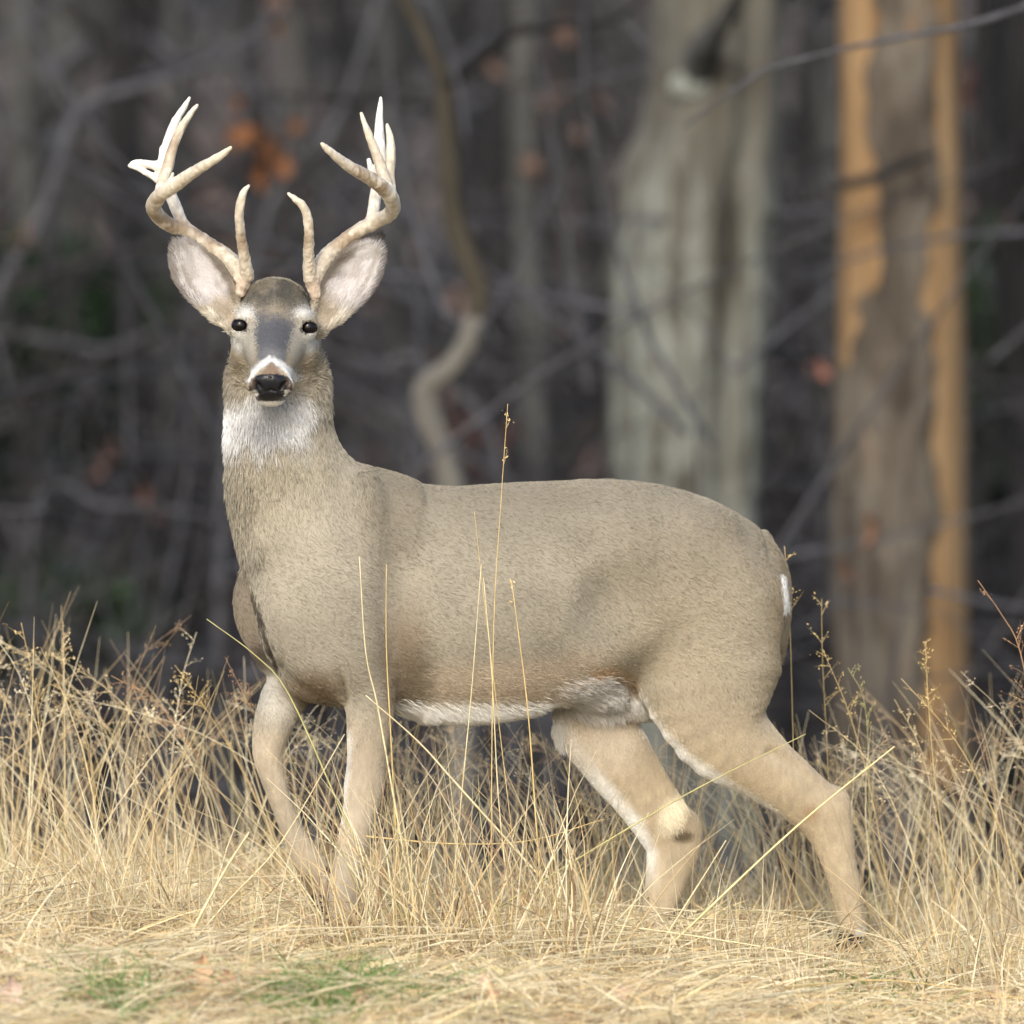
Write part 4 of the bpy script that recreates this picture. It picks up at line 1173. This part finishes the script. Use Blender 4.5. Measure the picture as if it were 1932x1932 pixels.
def bark_panel(vs, tl, tr, lift=.016):
    """curved plate between angles tl..tr (radians from the camera side, + right) along pixel heights vs"""
    m = 14
    zz = np.array([pos(1700, v, YP)[2] for v in vs])
    order = np.argsort(A[:, 2])
    cx = np.interp(zz, A[order, 2], A[order, 0]); cy = np.interp(zz, A[order, 2], A[order, 1]); rr = np.interp(zz, A[order, 2], A[order, 3])
    V = []
    for i in range(len(vs)):
        th = np.linspace(tl[i], tr[i], m)
        for j in range(-1, m + 1):
            a = th[min(max(j, 0), m - 1)]
            q = np.array([math.sin(a) * 2.3, -math.cos(a) * 2.3, zz[i] * 1.2])
            r = rr[i] + (lift * (.75 + .5 * vnoise(q[None], 3.0)[0]) if 0 <= j < m else -.012)
            V.append((cx[i] + r * math.sin(a), cy[i] - r * math.cos(a), zz[i]))
    w_ = m + 2
    F = [(i * w_ + j, i * w_ + j + 1, (i + 1) * w_ + j + 1, (i + 1) * w_ + j) for i in range(len(vs) - 1) for j in range(w_ - 1)]
    keep(mesh_np('bark', np.array(V), np.array(F), bark_br), pt)
vs = np.arange(1620, -2200, -18.0)
def ang(u, v):
    a = np.interp(v, [r[2] for r in rows[::-1]], [r[0] for r in rows[::-1]]); b = np.interp(v, [r[2] for r in rows[::-1]], [r[1] for r in rows[::-1]])
    return np.arcsin(np.clip((u - (a + b) / 2) / ((b - a) / 2), -.999, .999))
jag = lambda s: 26 * (vnoise(np.stack([vs * 0 + s, vs * 0, vs], -1), 1 / 38.0) - .5)
uL = np.interp(vs, [-2200, 0, 90, 130, 330, 400, 540, 560, 640, 700, 720], [1650, 1652, 1655, 1640, 1640, 1652, 1655, 1626, 1616, 1596, 1400]) + jag(3) * (vs < 690)
uR = np.interp(vs, [-2200, 0, 380, 420, 520, 560, 640, 1000, 1100, 1300, 1460, 1500], [1760, 1758, 1757, 1738, 1732, 1730, 1752, 1760, 1745, 1738, 1730, 1900]) + jag(11) * (vs < 1470)
tL = ang(uL, vs); tL = np.where(uL < 1560, -1.75, tL)
tR = ang(uR, vs); tR = np.where(uR > 1840, 1.75, tR)
bark_panel(vs, tL, tR)
bark_panel(vs, np.full(len(vs), 1.72), np.full(len(vs), 2 * np.pi - 1.9))
for z, dx, dy in ((4.6, 1, .3), (5.2, -1, -.2), (5.6, .2, 1), (4.2, -.6, .7)):
    b = np.array(pos(1700, 0, YP)) * [1, 1, 0] + [0, 0, z]
    V, F = limb([b, b + [dx * .5, dy * .5, .3], b + [dx * 1.6, dy * 1.6, .9]], [.06, .045, .012], 7)
    keep(mesh_np('branch', V, F, BARK_GREY), pt)

V, F = limb(px_early([(1576, 352), (1640, 338), (1700, 312), (1770, 288)], YP - .34), np.array([9, 11, 10, 5]) * S * kP, 8)
keep(mesh_np('branch', V, F, BARK_DARK), pt)
# 3 crooked sapling
YC = 10.0; kc = (YC + 25) / 25
ct = empty('crooked_tree', Vector(pos(850, 1600, YC)), 'thin crooked tree with a kinked stem rising behind the back of the buck', 'tree')
moss = noise_mat('bark_mossy', [(0.3, (0.024, 0.021, 0.015)), (0.6, (0.050, 0.043, 0.030)), (0.8, (0.078, 0.069, 0.052))], scale=(8, 8, 2), bump=(5, .6, .02))
pale = noise_mat('bark_pale_grey', [(0.3, (0.085, 0.080, 0.068)), (0.7, (0.16, 0.15, 0.13))], scale=(8, 8, 2), bump=(5, .6, .02))
def px(L, y, dy=None):
    return [pos(u, v, y + (0 if dy is None else dy[i])) for i, (u, v) in enumerate(L)]
V, F = limb(px([(875, 1640), (862, 1150), (850, 930), (832, 850), (806, 780), (802, 740), (815, 718), (850, 695), (880, 650), (898, 600)], YC), np.array([32, 31, 30, 27, 26, 26, 26, 25, 24, 24]) * S * kc * .9, 12)
keep(mesh_np('lower_stem', V, F, pale), ct)
V, F = limb(px([(898, 604), (903, 560), (895, 520), (872, 465), (855, 400), (847, 300), (838, 200), (832, 140), (795, 60), (755, -20), (700, -160), (660, -500)], YC), np.array([24, 24, 25, 25, 24, 21, 20, 19, 15, 14, 12, 4]) * S * kc * .9, 12)
keep(mesh_np('upper_stem', V, F, moss), ct)
V, F = limb(px([(842, 160), (880, 130), (935, 85), (965, 62), (1060, 48), (1150, 38), (1200, 10), (1260, -60)], YC, [0, -.1, -.2, -.3, -.4, -.5, -.5, -.5]), np.array([15, 15, 14, 13, 9, 8, 6, 3]) * S * kc * .85, 10)
keep(mesh_np('branch', V, F, BARK_DARK), ct)
V, F = limb(px([(962, 66), (955, 20), (945, -60)], YC - .3), np.array([12, 10, 8]) * S * kc * .8, 10)
keep(mesh_np('branch', V, F, BARK_DARK), ct)
V, F = limb(px([(1165, 36), (1195, 60), (1230, 100)], YC - .5), np.array([6, 5, 2]) * S * kc, 8)
keep(mesh_np('branch', V, F, TWIG), ct)

# 4 arching twigs and shrubs that can be followed by eye; each is a stem rooted in the wood floor
def shrub(name, stems, y, label, cat, mat=TWIG, group=None, loc=None):
    root = empty(name, Vector(pos(stems[0][0][0][0], 1500, y)), label, cat, group)
    for pts, wd in stems:
        P = px(pts, y); k = (y + 25) / 25
        if pts[0][1] >= 900:
            q = np.array(P[0]); q[2] = float(ground_z(q[0], q[1])) - .1
            P = [q] + P; wd = [wd[0]] + list(wd)
        V, F = limb(P, np.array(wd) * S * k * .5, 7)
        keep(mesh_np('stem', V, F, mat), root)
    return root
shrub('arching_shrub', [([(-120, 950), (0, 545), (70, 430), (140, 215)], [26, 24, 22, 20]), ([(140, 215), (200, 180), (330, 145), (420, 100), (500, 40), (560, -60)], [20, 18, 16, 12, 9, 5]), ([(140, 215), (60, 90), (20, -40)], [14, 10, 5])], 13.5, 'grey forked shrub arching over the upper left of the wood', 'shrub')
shrub('arching_shrub', [([(420, 950), (500, 420), (600, 290), (660, 170), (725, -30)], [22, 20, 18, 16, 12])], 13.0, 'slender grey stem slanting up between the antlers', 'shrub')
shrub('arching_shrub', [([(960, 950), (800, 690), (720, 690), (640, 668), (560, 640)], [16, 15, 14, 12, 6])], 13.0, 'low grey stem curving left behind the neck of the buck', 'shrub')
shrub('arching_shrub', [([(-60, 620), (90, 640), (200, 660), (300, 620), (420, 560)], [18, 16, 14, 10, 6]), ([(-80, 960), (-60, 620)], [18, 18])], 15.0, 'low grey stem arching right at the left edge below the fork', 'shrub')
shrub('arching_shrub', [([(60, 1000), (200, 955), (320, 962), (430, 985), (520, 1020)], [14, 14, 12, 9, 5])], 13.0, 'thin grey stem leaning level behind the chest', 'shrub')
shrub('arching_shrub', [([(2150, 900), (2040, -20), (1932, 14), (1820, 48), (1700, 70), (1560, 100), (1440, 132)], [16, 14, 13, 12, 10, 9, 8]), ([(1440, 132), (1370, 180), (1290, 240)], [8, 7, 4])], 5.0, 'long thin grey branch crossing both big trunks at upper right', 'branch')
shrub('arching_shrub', [([(1990, 900), (1880, 560), (1820, 470), (1760, 420)], [14, 12, 10, 5])], 15.0, 'thin grey stem leaning left beside the peeled tree', 'shrub')
shrub('arching_shrub', [([(1560, 1000), (1530, 800), (1470, 720), (1440, 600), (1390, 420)], [14, 14, 12, 10, 6])], 18.0, 'faint grey stem between the two big trunks', 'shrub')

# 5 slender trees through the wood
def slender(u, y, wpx, lean, dark, label, name='bare_tree'):
    b = np.array(pos(u, 1400, y)); b[2] = float(ground_z(b[0], y)) - .1
    r = wpx * S * (y + 25) / 25 * .5
    root = empty(name, Vector(b), label, 'tree', 'slender bare trees deep in the wood')
    H = rng.uniform(6, 9)
    zs_ = np.linspace(0, H, 7)
    P = [b + np.array([lean * z * .12 + rng.normal(0, .05), rng.normal(0, .05), z]) for z in zs_]
    V, F = limb(P, r * np.linspace(1.1, .4, 7), 10, .10, u)
    keep(mesh_np('trunk', V, F, BARK_DARK if dark else BARK_GREY), root)
    for k in range(int(rng.integers(5, 9))):
        z = rng.uniform(.7, H * .9); i = z / H * 6; p = P[int(i)] + (P[min(int(i) + 1, 6)] - P[int(i)]) * (i - int(i))
        a = rng.uniform(0, 6.28); d = np.array([math.cos(a), .6 * math.sin(a), rng.uniform(.15, .9)]); l_ = rng.uniform(.7, 2.0)
        V, F = (limb([p, p + d * l_ * .4, p + d * l_ * .75 + [0, 0, rng.normal(0, .15)], p + d * l_ + [0, 0, rng.normal(0, .25)]], np.array([.4, .28, .18, .08]) * r * .8 + .003, 6))
        keep(mesh_np('branch', V, F, TWIG_D if dark else TWIG), root)
TREES = [(190, 16, 60, .1, 1, 'dark slender tree in the wood midway between left edge and neck'), (330, 20, 55, -.1, 0, 'grey slender tree in the wood just left of the neck'),
         (60, 19, 90, 0, 0, 'stout grey tree in the wood near the left edge'), (-80, 15, 90, .1, 1, 'stout dark tree cut by the left edge of the wood'),
         (430, 23, 55, .2, 1, 'dark slender tree in the wood behind the antler on the left'), (560, 27, 60, 0, 0, 'faint grey tree deep in the wood between the antlers'),
         (690, 20, 42, -.2, 1, 'thin dark tree in the wood behind the antler on the right'), (740, 26, 60, .1, 0, 'faint grey tree just left of the crooked tree'),
         (960, 24, 75, .05, 1, 'dark tree in the wood just right of the crooked tree'), (1010, 17, 70, 0, 0, 'grey tree with a pale trunk between the crooked tree and the oak'),
         (1120, 28, 60, -.1, 1, 'dark slender tree deep in the wood touching the left side of the oak'), (1510, 21, 50, .1, 1, 'dark slender tree just right of the oak'),
         (1550, 26, 70, 0, 0, 'grey tree seen between the oak and the peeled tree'), (1880, 17, 60, -.05, 1, 'dark slender tree just right of the peeled tree'),
         (1960, 14, 90, 0, 1, 'stout dark tree cut by the right edge of the wood'), (260, 30, 70, 0, 1, 'faint dark tree far back in the wood at left'),
         (880, 33, 65, 0, 1, 'faint dark tree far back behind the crooked tree'), (120, 27, 60, .1, 0, 'faint grey tree far back near the left edge'), (1860, 27, 60, .1, 1, 'faint dark tree far back at the right edge'),
         (-420, 18, 70, .1, 0, 'grey tree standing beyond the left edge of the wood'), (-700, 22, 90, -.1, 1, 'dark tree standing well beyond the left edge of the wood'),
         (2250, 18, 70, .1, 0, 'grey tree standing beyond the right edge of the wood'), (2550, 23, 90, 0, 1, 'dark tree standing well beyond the right edge of the wood')]
for u, y, wpx, lean, dk, lab in TREES:
    slender(u, y, wpx, lean, dk, lab)

# 6 brush: a tangle of fine twigs, uncountable
def brush(n, ylo, yhi, name, mat, rlo, rhi, label, xsp=1.0, hmax=2.6):
    y = rng.uniform(ylo, yhi, n)
    x = rng.uniform(-1, 1, n) * (1.35 + .055 * y) * xsp
    z = ground_z(x, y) + rng.uniform(-.1, hmax, n) * rng.uniform(.2, 1, n)
    a = rng.uniform(0, 6.28, n); e = rng.uniform(-.1, 1.2, n)
    D = np.stack([np.cos(a) * np.cos(e), .6 * np.sin(a) * np.cos(e), np.sin(e)], -1)
    V, F, C = blades(np.stack([x, y, z], -1), norm(D), rng.uniform(.5, 1.9, n), rng.normal(0, .22, (n, 3)), rng.uniform(rlo, rhi, n), 5, np.full((n, 3), .1), True)
    return tag(mesh_np(name, V, F, mat), label, 'brush', kind='stuff')
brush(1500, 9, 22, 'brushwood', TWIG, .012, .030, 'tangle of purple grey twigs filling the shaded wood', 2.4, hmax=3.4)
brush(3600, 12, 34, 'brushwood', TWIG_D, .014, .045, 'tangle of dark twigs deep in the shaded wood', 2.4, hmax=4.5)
# forest leaves on the floor
n = 9000
P = np.stack([rng.uniform(-9, 9, n), rng.uniform(9, 45, n)], -1); P = np.column_stack([P, ground_z(P[:, 0], P[:, 1]) + .02])
cl = np.array([[.15, .10, .08], [.18, .13, .11], [.10, .068, .05], [.22, .165, .15]])[rng.integers(0, 4, n)]
D = norm(np.column_stack([rng.normal(0, 1, (n, 2)), rng.uniform(.1, .8, n)]))
V, F, C = blades(P, D, rng.uniform(.08, .16, n), rng.normal(0, .3, (n, 3)), rng.uniform(.06, .12, n), 2, cl, taper=3)
tag(mesh_np('leaf_litter', V, F, leaf_mat, col=C), 'brown fallen leaves on the shaded wood floor', 'leaves', kind='stuff')

# 7 saplings that still hold some autumn leaves
def leafy(u, v, y, nl, spread, col, label, L=.11):
    c = np.array(pos(u, v, y)); b = c.copy(); b[0] += rng.normal(0, .15); b[2] = float(ground_z(b[0], y)) - .05
    root = empty('leafy_sapling', Vector(b), label, 'sapling')
    V, F = limb([b, (b + c) / 2 + [rng.normal(0, .06), 0, 0], c, c + [0, 0, .25]], [.010, .008, .005, .002], 6)
    keep(mesh_np('stem', V, F, TWIG_D), root)
    for k in range(nl):
        p = c + np.array([rng.normal(0, spread), rng.normal(0, spread * .5), rng.normal(0, spread * 1.15)])
        leaf_obj(Vector(p), L * rng.uniform(.7, 1.2), L * .6, (rng.uniform(.6, 1.6), rng.uniform(-.8, .8), rng.uniform(-1.5, 1.5)), np.array(col) * rng.uniform(.7, 1.2), None, root)
leafy(470, 300, 13, 7, .06, (.13, .055, .022), 'sapling with a clump of orange leaves between the antlers')
leafy(525, 285, 13.5, 4, .06, (.11, .053, .026), 'sapling with a few dull orange leaves left of the right antler')
leafy(10, 445, 13, 3, .05, (.15, .075, .055), 'sapling with salmon leaves at the left edge')
leafy(1842, 185, 12, 2, .04, (.21, .10, .07), 'sapling with salmon leaves right of the peeled tree')
leafy(1540, 690, 12, 1, .01, (.22, .10, .07), 'sapling with a salmon leaf just left of the peeled tree')
leafy(225, 905, 15, 4, .09, (.115, .06, .042), 'sapling with rust leaves left of the neck of the buck')
leafy(1000, 110, 17, 6, .10, (.14, .085, .058), 'sapling with dull brown leaves right of the crooked tree')
leafy(1050, 255, 17, 7, .13, (.14, .09, .065), 'sapling with dull pinkish leaves left of the oak')
leafy(1885, 410, 14, 1, .02, (.15, .08, .055), 'sapling with one rust leaf at the right edge')
leafy(570, 30, 16, 2, .05, (.10, .055, .03), 'sapling with small orange leaves at the top left of centre')
leafy(905, 850, 15, 5, .06, (.075, .03, .02), 'sapling with dark rust leaves over the back of the buck')
leafy(1610, 1070, 9.8, 2, .05, (.16, .085, .05), 'sapling with orange brown leaves low before the peeled tree')

# 8 evergreen bushes
ever = attr_mat('evergreen_leaf', rough=.6, spec=.2)
def bush(u, v, y, r, label):
    c = np.array(pos(u, v, y)); b = c.copy(); b[2] = float(ground_z(b[0], y))
    root = empty('evergreen_bush', Vector(b), label, 'bush')
    V, F = limb([b, (b + c) / 2, c], [.03, .025, .01], 6)
    keep(mesh_np('stem', V, F, BARK_DARK), root)
    n = 1500
    q = rng.normal(0, 1, (n, 3)); q = norm(q) * rng.uniform(.2, 1, (n, 1)) ** .5 * r; P = c + q
    D = norm(q + rng.normal(0, .3, (n, 3)))
    cc = np.array([.018, .032, .016]) * rng.uniform(.5, 1.6, (n, 1))
    V, F, C = blades(P, D, rng.uniform(.06, .14, n), rng.normal(0, .3, (n, 3)), rng.uniform(.03, .06, n), 2, cc, taper=3)
    o = keep(mesh_np('foliage', V, F, ever, col=C), root); o['kind'] = 'stuff'
bush(1905, 690, 17, np.array([.4, .4, .5]), 'dark evergreen bush at the right edge behind the peeled tree')
bush(70, 1165, 15, np.array([.4, .3, .15]), 'low dark evergreen bush over the grass at left')
bush(60, 590, 18, np.array([.5, .4, .25]), 'dark evergreen bush at the left edge by the arching shrub')
bush(20, 760, 20, np.array([.4, .4, .4]), 'dark evergreen bush at the left edge below the other')
